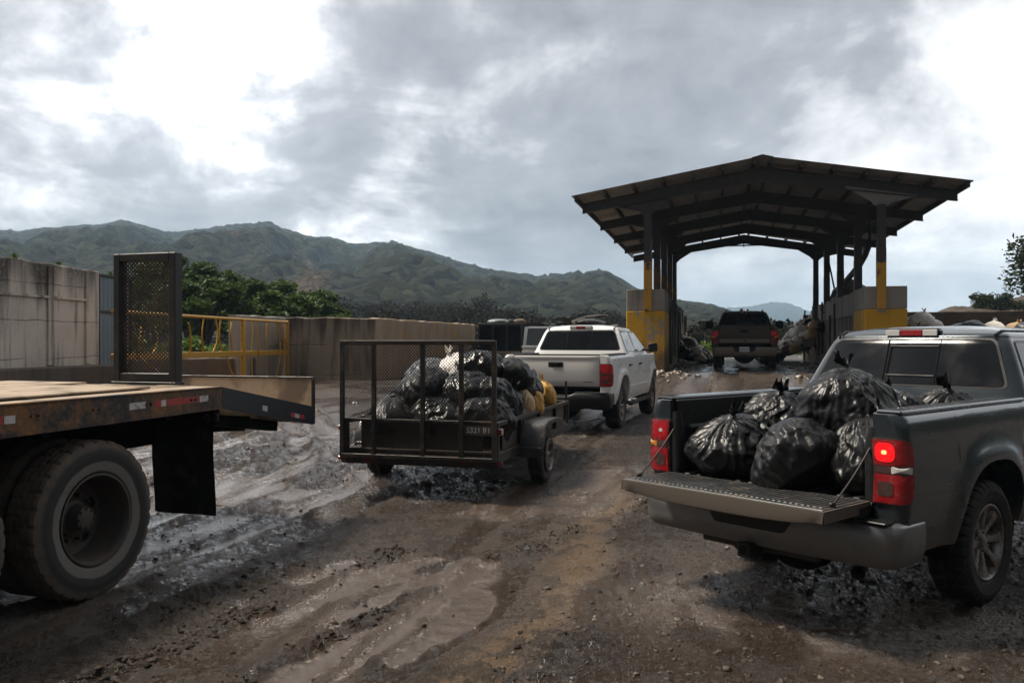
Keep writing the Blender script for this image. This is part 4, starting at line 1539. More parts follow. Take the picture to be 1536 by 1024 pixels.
def tracks_at(x, y):
    dz, wet, side = np.zeros_like(x), np.zeros_like(x), np.zeros_like(x)
    for k, (pl, w, dep) in enumerate(TRACKS):
        best = np.full_like(x, 1e9); al = np.zeros_like(x); acc = 0
        for (x0, y0), (x1, y1) in zip(pl, pl[1:]):
            dx, dy = x1 - x0, y1 - y0
            L2 = dx * dx + dy * dy
            t = np.clip(((x - x0) * dx + (y - y0) * dy) / L2, 0, 1)
            d = np.hypot(x - x0 - t * dx, y - y0 - t * dy)
            m = d < best
            best = np.where(m, d, best); al = np.where(m, acc + t * math.sqrt(L2), al)
            acc += math.sqrt(L2)
        best = best + (vnoise(x * 1.7, y * 1.7, 60 + k) - .5) * w * .8
        mod = .45 + .9 * vnoise(al * .55, np.zeros_like(al), 80 + k)
        core = np.exp(-(best / w) ** 4)
        lip = np.exp(-((best - 1.55 * w) / (.45 * w)) ** 2)
        lug = .5 + .5 * np.sin(al * 2 * PI / .16 + (best / w) * 2.2)
        dz += mod * dep * (-core + .6 * lip * (.35 + .9 * vnoise(x * 9, y * 9, 31)))
        dz -= mod * core * lug * .011
        wet = np.maximum(wet, core * mod * min(1, dep / .03)); side = np.maximum(side, lip * mod * min(1, dep / .02))
    return dz, wet, side


CLODROWS = [(-2.45, 4.2, -.95, 7.6, .13), (-1.6, 4.2, -.30, 7.2, .09), (-2.3, 5.4, -1.2, 8.2, .24), (-.25, 7.0, 1.9, 10.2, .07), (-1.1, 6.0, .35, 9.0, .07), (-3.3, 7.6, -2.0, 12, .25), (-4.4, 9.0, -4.2, 15, .4), (-.7, 3.4, .6, 5.6, .3)]


def ground_fields(x, y):
    r = np.hypot(x, y)
    l, a = la(x, y)
    near = 1 - sst(r, 22, 40)
    dz, tw, lip = tracks_at(x, y)
    z = base_z(x, y)
    # strips that run with the road
    wob = (fbm(x * .5, y * .5, 3, 5) - .5) * .9
    lw = l + wob
    grit = sst(lw, -1.55, -1.15) * (1 - .6 * sst(a, 11, 18))
    tan = np.exp(-((lw + 1.42 - .02 * a) / .24) ** 2) * sst(a, 3, 4.5) * (1 - sst(a, 9, 12)) * (.60 + .9 * fbm(x * 1.3, y * 1.3, 4, 9))
    # glaring wet area at the left of the lane
    lft = sst(-lw, 3.9, 4.5) * (1 - sst(-lw, 8.5, 12)) * sst(a, 4.8, 6.8) * (1 - sst(a, 17, 24))
    pud_n = fbm(l * 1.7 + .25 * a, a * .26, 4, 21)
    pud = sst(pud_n, .46, .55) * lft
    mid = sst(fbm(l * .8, a * .33, 4, 33), .56, .66) * sst(a, 4, 6) * (1 - sst(a, 20, 24)) * (1 - sst(lw, -1.9, -1.5)) * .9
    pud = np.maximum(pud, mid)
    fore = np.exp(-((lw + 2.10 + .05 * (a - 5)) / .36) ** 2) * sst(a, 2.6, 3.4) * (1 - sst(a, 5.2, 8.4))
    pud = np.maximum(pud, sst(fore * (.15 + 1.7 * fbm(l * 3.4 + .4 * a, a * .9, 5, 23)), .40, .58))
    under = np.exp(-(((x - 2.4) / 1.7) ** 2 + ((y - 6.0) / 1.0) ** 2)) * sst(fbm(x * 1.4, y * 1.4, 4, 25), .42, .56)
    pud = np.maximum(pud, under * .9)
    lane = sst(a, 20, 23) * (np.exp(-((l + .3) / .6) ** 2) + np.exp(-((l - 2.4) / .6) ** 2)) * sst(fbm(l * 1.2, a * .5, 4, 27), .40, .52)
    pud = np.maximum(pud, lane * .9)
    trl = sst(a, 8.2, 9.0) * (1 - sst(a, 11.8, 13)) * np.exp(-((l + 2.3) / 1.3) ** 2) * sst(fbm(x * 1.1, y * 1.6, 4, 29), .42, .56)
    pud = np.clip(np.maximum(pud, trl * .8), 0, 1)
    pud = pud * (1 - .8 * lip)
    # relief
    rough = fbm(x * 2.2, y * 2.2, 5, 1) - .5
    fine = fbm(x * 13, y * 13, 3, 3) - .5
    crumb = np.maximum(0, fbm(x * 8, y * 8, 4, 47, .62, True) - .62) * 2.2
    clod = np.maximum(0, fbm(x * 6.5, y * 6.5, 3, 41) - .56)
    lump = fbm(l * 3.2, a * .8, 4, 43) - .5
    rows_ = np.zeros_like(x)
    for (x0, y0, x1, y1, w_) in CLODROWS:
        dx, dy = x1 - x0, y1 - y0
        t_ = np.clip(((x - x0) * dx + (y - y0) * dy) / (dx * dx + dy * dy), 0, 1)
        dd = np.hypot(x - x0 - t_ * dx, y - y0 - t_ * dy) + (fbm(x * 3, y * 3, 3, 71) - .5) * w_ * 2.2
        rows_ = np.maximum(rows_, np.exp(-(dd / w_) ** 2) * sst(vnoise(t_ * math.hypot(dx, dy) * 1.5, np.full_like(t_, x0 * 3.3), 73), .22, .55))
    cl2 = rows_ * np.maximum(0, fbm(x * 11, y * 11, 4, 75, .6) - .42) * 2.6
    pud = pud * (1 - np.clip(rows_ * 1.3, 0, 1))
    pebbly = np.maximum(0, vnoise(x * 24, y * 24, 45) - .55)
    z = z + near * ((dz + .010 * rough + .016 * lft * lump + .030 * crumb * (1 - .45 * lft) + (.02 + .11 * lip) * clod + .050 * cl2) * (1 - .75 * pud) + .020 * fine * (1 - pud) + (.35 + .65 * grit) * .030 * pebbly * (1 - pud) - .012 * pud)
    wet = np.clip(.60 + .12 * grit + .55 * (fbm(x * .55, y * .55, 4, 51) - .5) * 2 + .45 * lft + .35 * tw + pud - .75 * tan - .45 * lip - .25 * sst(clod, .03, .09), 0, 1)
    wet = np.maximum(wet, pud)
    return z, wet, np.clip(tan, 0, 1), grit * near, np.clip(lip * .5 + sst(clod, .03, .1) + sst(cl2, .04, .22) * 1.5, 0, 1) * (1 - pud), pud


def make_ground():
    cx, cy = 0.0, -1.2
    r1 = np.geomspace(2.6, 62, 640)
    r2 = np.geomspace(62, 6000, 46)[1:]
    rr = np.concatenate([[.3, 1.4], r1, r2])
    a1 = np.linspace(R(-44), R(44), 1080)
    a2 = np.linspace(R(44), R(316), 72)[1:-1]
    an = np.concatenate([a1, a2])
    A, Rr = np.meshgrid(an, rr)
    X, Y = cx + Rr * np.sin(A), cy + Rr * np.cos(A)
    x, y = X.ravel(), Y.ravel()
    z, wet, tan, grit, clod, pud = ground_fields(x, y)
    nr, na = len(rr), len(an)
    verts = np.stack([x, y, z], 1)
    i, j = np.meshgrid(np.arange(nr - 1), np.arange(na), indexing='ij')
    j2 = (j + 1) % na
    faces = np.stack([i * na + j, i * na + j2, (i + 1) * na + j2, (i + 1) * na + j], -1).reshape(-1, 4)[:, ::-1]
    me = bpy.data.meshes.new('ground')
    fill_mesh(me, verts, faces)
    for nm, v in (('wet', wet), ('tan', tan), ('grit', grit), ('clod', clod), ('pud', pud)):
        at = me.attributes.new(nm, 'FLOAT', 'POINT')
        at.data.foreach_set('value', v.astype(np.float32))
    me.materials.append(mat_ground())
    o = bpy.data.objects.new('ground', me)
    COL.objects.link(o)
    return tag(o, 'wet brown mud yard with wheel ruts, puddles and gravel', 'ground', None, 'structure')


def fill_mesh(me, verts, faces, smooth=True):
    nv, nf, k = len(verts), len(faces), faces.shape[1]
    me.vertices.add(nv)
    me.vertices.foreach_set('co', np.ascontiguousarray(verts, np.float32).ravel())
    me.loops.add(nf * k)
    me.loops.foreach_set('vertex_index', np.ascontiguousarray(faces, np.int32).ravel())
    me.polygons.add(nf)
    me.polygons.foreach_set('loop_start', np.arange(0, nf * k, k, dtype=np.int32))
    me.polygons.foreach_set('use_smooth', np.full(nf, smooth))
    me.update(calc_edges=True)
    me.validate()


def mat_ground():
    t = NT('wet_mud')
    p = t.world()
    wet, tan, grit, clod, pud = (t.attr(k) for k in ('wet', 'tan', 'grit', 'clod', 'pud'))
    n1 = t.noise(.8, 6, .6, p)
    n2 = t.noise(7, 7, .65, p)
    n3 = t.noise(42, 6, .7, p)
    n4 = t.noise(140, 4, .7, p)
    str_ = t.noise(5, 5, .6, t.world((1, .16, 1), (0, 0, HY)))
    vor = t.new('ShaderNodeTexVoronoi', feature='F1')
    vor.inputs['Scale'].default_value = 46
    vor.inputs['Randomness'].default_value = 1
    t.link(p, vor.inputs['Vector'])
    peb = t.ss(vor.outputs['Distance'], .15, .55, 1, 0)
    pebc = t.sep(vor.outputs['Color'])[0]
    col = t.mix(n2, (.068, .041, .024), (.158, .103, .064))
    col = t.mix(t.ss(n1, .35, .7, 0, .6), col, (.115, .076, .047))
    col = t.mix(t.math('MULTIPLY', t.ss(n3, .48, .62), .65), col, (.040, .028, .020))
    col = t.mix(t.math('MULTIPLY', t.ss(n4, .56, .66), .5), col, (.035, .025, .018))
    col = t.mix(t.math('MULTIPLY', t.ss(n4, .42, .34), .35), col, (.15, .118, .09))
    gcol = t.mix(pebc, (.05, .041, .034), (.18, .155, .13))
    col = t.mix(t.math('MULTIPLY', grit, t.math('MULTIPLY', t.ss(pebc, .45, .6), peb)), col, gcol)
    col = t.mix(t.math('MULTIPLY', tan, .70), col, t.mix(n3, (.17, .105, .052), (.31, .20, .105)))
    col = t.mix(t.math('MULTIPLY', clod, .65), col, t.mix(n3, (.012, .008, .005), (.040, .026, .017)))
    col = t.mix(t.math('MULTIPLY', wet, .38), col, (.042, .027, .0165))
    fw = t.math('ADD', wet, t.math('MULTIPLY', t.math('SUBTRACT', n2, .5), .5), clamp=True)
    rg = t.ss(fw, .05, .75, .44, .14)
    micro = t.noise(24, 7, .68, p, .4)
    film = t.ss(t.math('ADD', micro, t.math('MULTIPLY', t.math('SUBTRACT', fw, .55), .55)), .46, .56)
    rg = t.math('ADD', t.math('MULTIPLY', rg, .45), t.math('MULTIPLY', t.math('SUBTRACT', 1.0, film), .42))
    col = t.mix(t.math('MULTIPLY', film, .35), col, (.038, .025, .016))
    rg = t.mix(pud, rg, (.10, .10, .10)) if False else t.math('SUBTRACT', rg, t.math('MULTIPLY', pud, .14))
    rg = t.math('MAXIMUM', rg, .075)
    dry = t.math('SUBTRACT', 1.0, t.math('MULTIPLY', pud, .86))
    h = t.math('MULTIPLY', n2, .9)
    b = t.bump(h, t.math('MULTIPLY', dry, .45) if False else .40, .05)
    h2 = t.math('ADD', t.math('ADD', t.math('MULTIPLY', n3, 1.1), t.math('MULTIPLY', t.ss(micro, .62, .34), 1.1)), t.math('ADD', t.math('MULTIPLY', n4, .6), t.math('MULTIPLY', t.math('MULTIPLY', grit, peb), t.math('MULTIPLY', pebc, 1.2))))
    bn = t.new('ShaderNodeBump')
    bn.inputs['Distance'].default_value = .036
    t.link(t.math('MULTIPLY', dry, 1.0), bn.inputs['Strength'])
    t.link(h2, bn.inputs['Height'])
    t.link(b, bn.inputs['Normal'])
    b2 = t.bump(str_, .15, .03, bn.outputs[0])
    return t.set(col, rg, 0, b2, spec=t.ss(wet, .0, .7, .45, .9))


ICO = None


def ico():
    global ICO
    if ICO is None:
        bm = bmesh.new()
        bmesh.ops.create_icosphere(bm, subdivisions=2, radius=1)
        ICO = (np.array([v.co[:] for v in bm.verts]), np.array([[v.index for v in f.verts] for f in bm.faces]))
        bm.free()
    return ICO


def scatter_lumps(name, label, pts, sizes, mat, seed, flat=.6):
    V, F = ico()
    rg = np.random.default_rng(seed)
    av, af = [], []
    zz = ground_fields(pts[:, 0], pts[:, 1])[0]
    for k, (p, s) in enumerate(zip(pts, sizes)):
        a = rg.uniform(0, 6.28)
        sc = s * rg.uniform(.65, 1.4, 3) * np.array([1, 1, flat])
        o = rg.uniform(-90, 90, 3)
        q = np.array([1 + .75 * mnoise.noise(Vector(v * 1.5 + o)) + .35 * mnoise.noise(Vector(v * 4 + o)) for v in V])
        v = V * q[:, None] * sc
        v = np.stack([v[:, 0] * math.cos(a) - v[:, 1] * math.sin(a), v[:, 0] * math.sin(a) + v[:, 1] * math.cos(a), v[:, 2]], 1)
        av.append(v + np.array([p[0], p[1], zz[k] - s * flat * .05])); af.append(F + k * len(V))
    me = bpy.data.meshes.new(name)
    fill_mesh(me, np.concatenate(av), np.concatenate(af))
    me.materials.append(mat)
    o = bpy.data.objects.new(name, me)
    COL.objects.link(o)
    return tag(o, label, 'ground debris', None, 'stuff')


def vary(name, c0, c1, rough):
    t = NT(name)
    g = t.new('ShaderNodeNewGeometry').outputs['Random Per Island']
    n = t.noise(60, 5, .6, t.world())
    return t.set(t.mix(t.math('MULTIPLY', t.math('POWER', g, 2.0), t.ss(n, .2, .7, .5, 1)), c0, c1), rough, 0, t.bump(n, .5, .006), spec=.25)


def make_scatter():
    rg = np.random.default_rng(3)
    pts, sz = [], []
    def row(x0, y0, x1, y1, w, n, s0, s1):
        for _ in range(n):
            t = rg.random()
            dx, dy = x1 - x0, y1 - y0
            L = math.hypot(dx, dy)
            q = rg.normal(0, w)
            if vnoise(np.array([t * L * 1.6]), np.array([x0 * 3.1]), 7)[0] < .38: continue
            pts.append((x0 + dx * t + dy / L * q, y0 + dy * t - dx / L * q))
            sz.append(s0 + (s1 - s0) * rg.random() ** 3)
    row(-2.35, 4.4, -.95, 7.6, .09, 700, .004, .024)
    row(-1.55, 4.3, -.30, 7.2, .07, 600, .004, .02)
    row(-2.2, 5.5, -1.3, 7.9, .20, 420, .004, .02)
    row(-.15, 7.2, 1.9, 10.2, .06, 360, .004, .018)
    row(-3.2, 7.6, -2.0, 12, .35, 120, .006, .02)
    row(-4.6, 9.5, -4.0, 15, .6, 120, .006, .03)
    for _ in range(700):
        a, r = rg.uniform(-.62, .62), 3.3 + 12 * rg.random() ** 1.6
        pts.append((r * math.sin(a), r * math.cos(a))); sz.append(.004 + .017 * rg.random() ** 3)
    clod = mat_simple('wet_clod', (.017, .011, .007), .8, 0, 30, .4, .4, .01, spec=.2)
    clod = vary('wet_clod_mix', (.012, .008, .005), (.052, .034, .022), .8)
    scatter_lumps('mud_clods', 'clods of dark mud thrown up along the wheel ruts', np.array(pts), np.array(sz), clod, 11, .62)
    pts, sz = [], []
    for _ in range(3400):
        y = 3.6 + 6.5 * rg.random() ** 1.5
        x = rg.uniform(-.45, .75) * y
        l, a = la(x, y)
        if l < -1.35 + .3 * rg.random(): continue
        pts.append((x, y)); sz.append(.0035 + .019 * rg.random() ** 5)
    grv = mat_simple('gravel_stone', (.085, .070, .058), .6, 0, 9, .55, .3, .004)
    grv = vary('gravel_stone_mix', (.045, .036, .029), (.19, .165, .14), .55)
    scatter_lumps('gravel', 'small gravel stones on the right half of the muddy lane', np.array(pts), np.array(sz), grv, 12, .7)
    # pale litter near the shed
    pts, sz = [], []
    for l0, a0, sl, sa, n in ((-1.75, 25.6, .35, .8, 70), (-1.2, 31, .4, 3, 120), (3.4, 31, .5, 3, 100), (-1.4, 35, .5, 2, 90), (3, 36, .6, 2, 90), (-6.3, 27, 2, 3, 40)):
        for _ in range(n):
            l, a = rg.normal(l0, sl), rg.normal(a0, sa)
            pts.append((l * CH + a * SH, -l * SH + a * CH)); sz.append(.02 + .09 * rg.random() ** 2)
    lit = NT('litter_scraps')
    nn = lit.noise(.9, 2, .5, lit.world((9, 9, 9)))
    scatter_lumps('litter', 'pale scraps of litter on the mud at the shed entrance', np.array(pts), np.array(sz), lit.set(lit.mix(lit.ss(nn, .45, .5), (.55, .50, .44), (.10, .07, .05)), .6), 13, .5)
# ---------------------------------------------------------------- open shed
def slab(mb, pts, z0, z1, mat=0):
    mb.prism(pts, z0, z1, 'xy', mat)


def make_shed():
    """local frame: x across (0 at the lane's left posts), y along the lane, z from datum"""
    W_, N, SP = 6.53, 5, 4.15
    root = thing('open_shed', 'open sided steel shed with a low pitched dark roof on concrete walls', 'shed', (4.08, 26.0, 0), -HY)
    G = .88
    zE, zRi = 6.10, 7.03
    eL, eR = -2.20, W_ + 2.20
    mid = W_ / 2
    yF, yB = -.75, SP * (N - 1) + .75
    sl = (zRi - zE) / (mid - eL)
    def zt(x): return zRi - abs(x - mid) * sl
    # roofing: corrugated sheet, each slope one part
    for s, (xa, xb) in (('l', (eL, mid)), ('r', (mid, eR))):
        mb = MB()
        ny = int((yB - yF) / .055)
        rows = []
        for k in range(ny + 1):
            y = yF + (yB - yF) * k / ny
            c = .012 * (1 if k % 4 in (0, 1) else -1)
            rows.append([(x, y, zt(x) + c + .012) for x in np.linspace(xa, xb, 4)])
        mb.grid(rows)
        mb.build('roof_sheet', M['roofing'], root, angle=20, fix=False)
    mb = MB()
    mb.prism([(mid - .30, zt(mid - .30) + .035), (mid, zRi + .06), (mid + .30, zt(mid + .30) + .035), (mid + .30, zt(mid + .3) + .028), (mid, zRi + .045), (mid - .30, zt(mid - .3) + .028)], yF - .02, yB + .02, 'xz')
    mb.build('ridge_cap', M['hpost'], root)
    # purlins
    for xs in (np.linspace(eL + .12, mid - .22, 7), np.linspace(mid + .22, eR - .12, 7)):
        for x in xs:
            mb = MB()
            mb.box((x, (yF + yB) / 2, zt(x) - .085), (.07, yB - yF - .04, .16), .006)
            mb.build('purlin', M['hpost'], root)
    # frames: rafters, haunches, posts
    for k in range(N):
        y = SP * k
        for sg in (-1, 1):
            xe = mid + sg * (mid - eL - .22)
            xp = mid + sg * mid
            mb = MB()
            D = .34
            tops = zt(xe) - .17, zt(mid) - .17
            mb.prism([(xe, tops[0]), (mid, tops[1]), (mid, tops[1] - D - .06), (xe, tops[0] - D * .8)], y - .011, y + .011, 'xz')
            for dz_, th in ((0, .02), (-D, .02)):
                q = .8 if dz_ else 1
                mb.prism([(xe, tops[0] + dz_ * q), (mid, tops[1] + dz_ * (1 if not dz_ else 1.18)), (mid, tops[1] + dz_ * (1 if not dz_ else 1.18) + th), (xe, tops[0] + dz_ * q + th)], y - .085, y + .085, 'xz')
            mb.build('rafter', M['hpost'], root)
            mb = MB()
            zb_ = zt(xp) - .17 - D
            hp = [(xp - .13, zb_ - .36), (xp + .13, zb_ - .36), (xp + .28, zb_ - .22), (xp + .95, zb_ + .06 - .0), (xp + .95, zb_ + .10), (xp - .95, zb_ + .10), (xp - .95, zb_ + .06), (xp - .28, zb_ - .22)]
            hp = [(px, pz - (abs(px - mid) - abs(xp - mid)) * sl * (1 if abs(px - xp) > .5 else .5)) for px, pz in hp]
            mb.prism(hp, y - .012, y + .012, 'xz')
            mb.build('haunch', M['palesteel'] if (k == 0 and sg > 0) else M['hpost'], root)
            base = 2.72 if k == 0 else G + .3
            mb = MB()
            zp = zb_ - .30
            mb.box((xp, y, (base + zp) / 2), (.022, .23, zp - base), 0)
            for s2 in (-1, 1):
                mb.box((xp + s2 * .10, y, (base + zp) / 2), (.024, .24, zp - base), .003)
            mb.box((xp, y - .112, (base + zp) / 2), (.176, .016, zp - base), 0)
            po = mb.build('post', M['hpost'], root)
            ph = 4.35 if sg < 0 else 4.45
            pb = MB()
            pb.box((xp, y, (base + ph) / 2), (.236, .252, ph - base), .004)
            pb.build('painted_foot', M['postyellow'] if k == 0 else (M['dimyellow'] if sg < 0 else M['hpost']), po)
    # rear tie and bracing
    yb = SP * (N - 1)
    mb = MB()
    mb.tube([(mid - 1.0, yb, zRi - .66), (mid + 1.0, yb, zRi - .66)], .035, 8)
    mb.bar((mid, yb, zRi - .4), (mid, yb, zRi - .74), .05, .05, up=(0, 1, 0))
    mb.build('rear_tie', M['hpost'], root)
    # walls
    for sg, x0, x1 in ((-1, -.64, .50), (1, W_ - .44, W_ + .68)):
        zU = 3.36
        L = yb + .3
        # low wall, upper wall; the head end is painted
        mb = MB()
        xi = x1 if sg < 0 else x0
        xo = x0 if sg < 0 else x1
        mb.box(((x0 + x1) / 2, .02 + 1.0, (G - .4 + 2.715) / 2), (x1 - x0, 2.2, 2.715 - G + .4), .02)
        mb.build('painted_pier', M['concyel'], root)
        mb = MB()
        mb.box(((x0 + x1) / 2, 1.02, (2.72 + zU) / 2), (x1 - x0 - .008, 2.18, zU - 2.722), .018)
        mb.build('pier_top', M['conc'], root)
        sp = MB()
        xs_ = 0 if sg < 0 else W_
        sp.box((xs_, -.086, 3.06 if sg < 0 else 2.98), (.235, .012, zU - 2.76 if sg < 0 else .74), .002)
        sp.build('painted_stripe', M['concyel2'], root)
        cap = MB()
        wdt = .55
        xw = xi - sg * -1 * 0
        xa, xb2 = (xi - wdt, xi - .006) if sg < 0 else (xi + .006, xi + wdt)
        cap.box(((xa + xb2) / 2, 2.13 + (L - 2.13) / 2, (G - .4 + 2.62) / 2), (wdt, L - 2.14, 2.62 - G + .4), .02)
        cap.build('low_wall', M['conc2'], root)
        # upper wall panels, some gone at the far end
        rg = random.Random(21 + sg)
        y = 2.16
        k = 0
        while y < L - .2:
            w = rg.uniform(.75, 1.05)
            h = zU - 2.63 - rg.uniform(0, .06)
            if y > 9.5:
                h *= rg.choice([.35, .55, .8, 1.0, .95])
            if not (y > 10 and rg.random() < .22):
                pm = MB()
                pm.box(((xa + xb2) / 2 + rg.uniform(-.02, .02), y + w / 2, 2.625 + h / 2), (wdt - .06 - rg.uniform(0, .08), w - .018, h), .012, Matrix.Rotation(rg.uniform(-.012, .012), 3, 'Z'))
                pm.build('wall_panel', M['conc'] if sg > 0 else M['conc2'], root)
            y += w
        # timber fenders on the inner face
        y = 2.6
        while y < L:
            if rg.random() < (.62 if sg < 0 else (.12 if y < 9 else .5)):
                b = MB()
                h0 = rg.uniform(G + .1, 1.9); h1 = rg.uniform(2.5, 3.5)
                w = rg.uniform(.12, .26)
                b.box((xi + (-sg) * .035 * 1, y, (h0 + h1) / 2), (.06, w, h1 - h0), .008, Matrix.Rotation(rg.uniform(-.02, .02), 3, 'X'))
                b.build('timber_fender', M['board'] if rg.random() < .75 else M['conc2'], root)
            y += rg.uniform(.28, .9)
        # yellow end piece at the far mouth
        e = MB()
        e.box(((xa + xb2) / 2 - sg * .06, L + .14, (G + 3.05) / 2), (.62, .26, 3.05 - G), .02)
        e.build('end_pier', M['concyel2'], root)
    return root


def make_walls():
    def wall(name, label, p0, p1, zb, z1, z2, th, m, ch=.02, seg=8):
        """a wall from p0 to p1 with an uneven top between heights z1 and z2"""
        d = Vector((p1[0] - p0[0], p1[1] - p0[1]))
        L = d.length
        ang = math.atan2(d.y, d.x)
        mb = MB()
        n = max(3, int(L / .35))
        rg = random.Random(int(L * 100) + len(label))
        top = []
        for i in range(n + 1):
            t = i / n
            top.append(z1 + (z2 - z1) * t + rg.uniform(-.025, .02))
        rows = []
        for i in range(n + 1):
            x = L * i / n
            zt_ = top[i]
            rows.append([(x, 0, zb), (x, 0, zt_ - .03), (x, .03, zt_), (x, th - .03, zt_ + .01), (x, th, zt_ - .02), (x, th, zb)])
        mb.grid(rows)
        mb.add(rows[0], [tuple(range(6))]); mb.add(rows[-1], [tuple(range(6))])
        r = thing(name, label, 'wall', (p0[0], p0[1], 0), ang)
        mb.build('wall_body', m, r, angle=40)
        return r, L
    # tall retaining wall with plinth
    r, L = wall('retaining_wall', 'tall weathered concrete wall with moss stains beside the flatbed', (-13.0, 14.6), (-11.25, 23.6), -.4, 3.92, 3.72, .4, M['concwall'])
    mb = MB()
    mb.box((L / 2 - .1, -.28, .3), (L + .2, .55, 1.75), .03)
    mb.build('plinth', M['concdark'], r)
    mb = MB()
    for x in (2.1, 4.6, 7.3, 8.7):
        mb.box((x, -.02, 2.45), (.20, .06, 2.5), .01)
    mb.bar((.2, -.03, 2.98), (L - .3, -.03, 2.90), .05, .06)
    mb.build('pilaster', M['concwall'], r)
    # corrugated blue door
    th = thing('sheet_metal_door', 'faded blue corrugated metal door at the end of the tall concrete wall', 'door', (-11.23, 23.66, 0), math.atan2(9, 1.75) - .05)
    mb = MB()
    n = 40
    rows = [[(x * 1.3 / n, .10 + .02 * math.sin(x * 2 * PI / 5), z) for z in (1.10, 2.55, 3.60)] for x in range(n + 1)]
    mb.grid(rows)
    mb.build('door_sheet', M['bluedoor'], th, fix=False)
    mb = MB()
    mb.bar((0, .08, 3.62), (1.35, .08, 3.60), .07, .07, .005)
    mb.bar((0, .07, 2.62), (1.35, .07, 2.62), .05, .06, .005)
    for x in (-.01, 1.34):
        mb.bar((x, .08, .6), (x, .08, 3.62), .08, .08, .005, up=(0, 1, 0))
    mb.build('door_frame', M['trailsteel'], th)
    mb = MB()
    mb.box((.66, .1, .75), (1.3, .3, .7), .02)
    mb.build('sill', M['concdark'], th)
    # low wall behind the railing, tall panel, front wall and return wall
    wall('low_wall', 'dark low concrete wall behind the bent yellow railing', (-10.9, 24.9), (-9.05, 30.6), -.3, 1.28, 1.25, .3, M['concdark'])
    wall('panel_wall', 'concrete wall section right behind the end of the yellow railing', (-9.35, 29.4), (-8.45, 33.4), -.3, 2.72, 2.70, .3, M['conc'])
    wall('yard_wall', 'brown stained concrete wall facing the lane left of the trailer gate', (-8.45, 32.4), (-5.05, 32.0), -.3, 2.70, 2.66, .35, M['conc2'])
    wall('return_wall', 'concrete wall streaked with yellow paint running back behind the trailer', (-5.05, 32.03), (-1.75, 41.0), -.3, 2.66, 2.60, .35, M['concyel2'])
    wall('back_wall', 'dark wall far behind the gray pickup roof', (19.5, 43.5), (26.0, 42.0), -.3, 3.25, 3.3, .4, M['bankmat'])
    r, L = wall('far_wall', 'pale concrete wall with a yellow post beyond the gray pickup roof', (25.9, 42.0), (31.0, 37.0), -.3, 3.35, 3.7, .4, M['concwall'])
    # steel bollard-like frame against it
    y = thing('yellow_bracket', 'bent yellow steel frame against the pale far wall', 'steel frame', (26.0, 41.2, 0), 0)
    mb = MB()
    mb.bar((0, 0, 0), (0, 0, 2.95), .14, .14, .01, up=(0, 1, 0))
    mb.bar((1.35, -.9, 0), (1.35, -.9, 2.8), .14, .14, .01, up=(0, 1, 0))
    mb.bar((1.35, -.9, 2.75), (2.2, -1.5, 2.8), .12, .12, .01)
    mb.bar((0, 0, 2.25), (1.35, -.9, 2.15), .08, .08, .01)
    mb.build('frame_bars', M['yellow'], y)


def make_railing():
    P0, P1 = Vector((-10.15, 22.0, 0)), Vector((-8.25, 31.9, 0))
    d = P1 - P0
    L = d.length
    r = thing('guard_railing', 'yellow guard railing with bent and missing uprights', 'railing', P0, math.atan2(d.y, d.x))
    zt, zm, zb = 2.55, 1.40, .40
    mb = MB()
    mb.tube([(0, 0, zt + .02), (L * .5, 0, zt - .02), (L, 0, zt - .05)], .045, 8)
    mb.build('top_rail', M['yellow'], r)
    mb = MB()
    mb.bar((0, 0, zm), (L, 0, zm), .08, .17, .01)
    mb.build('middle_rail', M['yellow'], r)
    mb = MB()
    mb.bar((0, 0, zb), (L, 0, zb + .05), .07, .10, .01)
    mb.build('bottom_rail', M['yellow'], r)
    for x, w in ((.2, .09), (L * .30, .06), (L * .67, .20), (L - .05, .12)):
        mb = MB()
        mb.bar((x, 0, 0), (x, 0, zt), w, .10, .01, up=(0, 1, 0))
        mb.build('post', M['yellow'], r)
    rg = random.Random(4)
    for k, f in enumerate((.06, .12, .17, .36, .43, .48, .54, .60, .73, .78, .84, .90, .95)):
        x = L * f
        if k in (0, 4, 6): z0, z1 = zm, zt - .05
        elif k in (1, 2): z0, z1 = zm, zt - .35
        else: z0, z1 = (zb if k > 7 else zm), zt - rg.choice([0, 0, .2])
        b = rg.uniform(-.25, .25)
        mb = MB()
        pts = [(x + b * math.sin(PI * t) + rg.uniform(-.03, .03) + .12 * t * (k % 3 - 1), -.05 * math.sin(PI * t) * (k % 2), z0 + (z1 - z0) * t) for t in np.linspace(0, 1, 8)]
        mb.tube(pts, .028, 6)
        mb.build('upright', M['yellow'], r)
    mb = MB()
    mb.tube([(.9, 0, zm + .1), (1.6, -.2, 1.0), (2.6, -.1, .5)], .03, 6)
    mb.tube([(L * .56, 0, zm), (L * .57, -.1, .9), (L * .6, -.12, .55)], .03, 6)
    mb.build('bent_bar', M['yellow'], r)


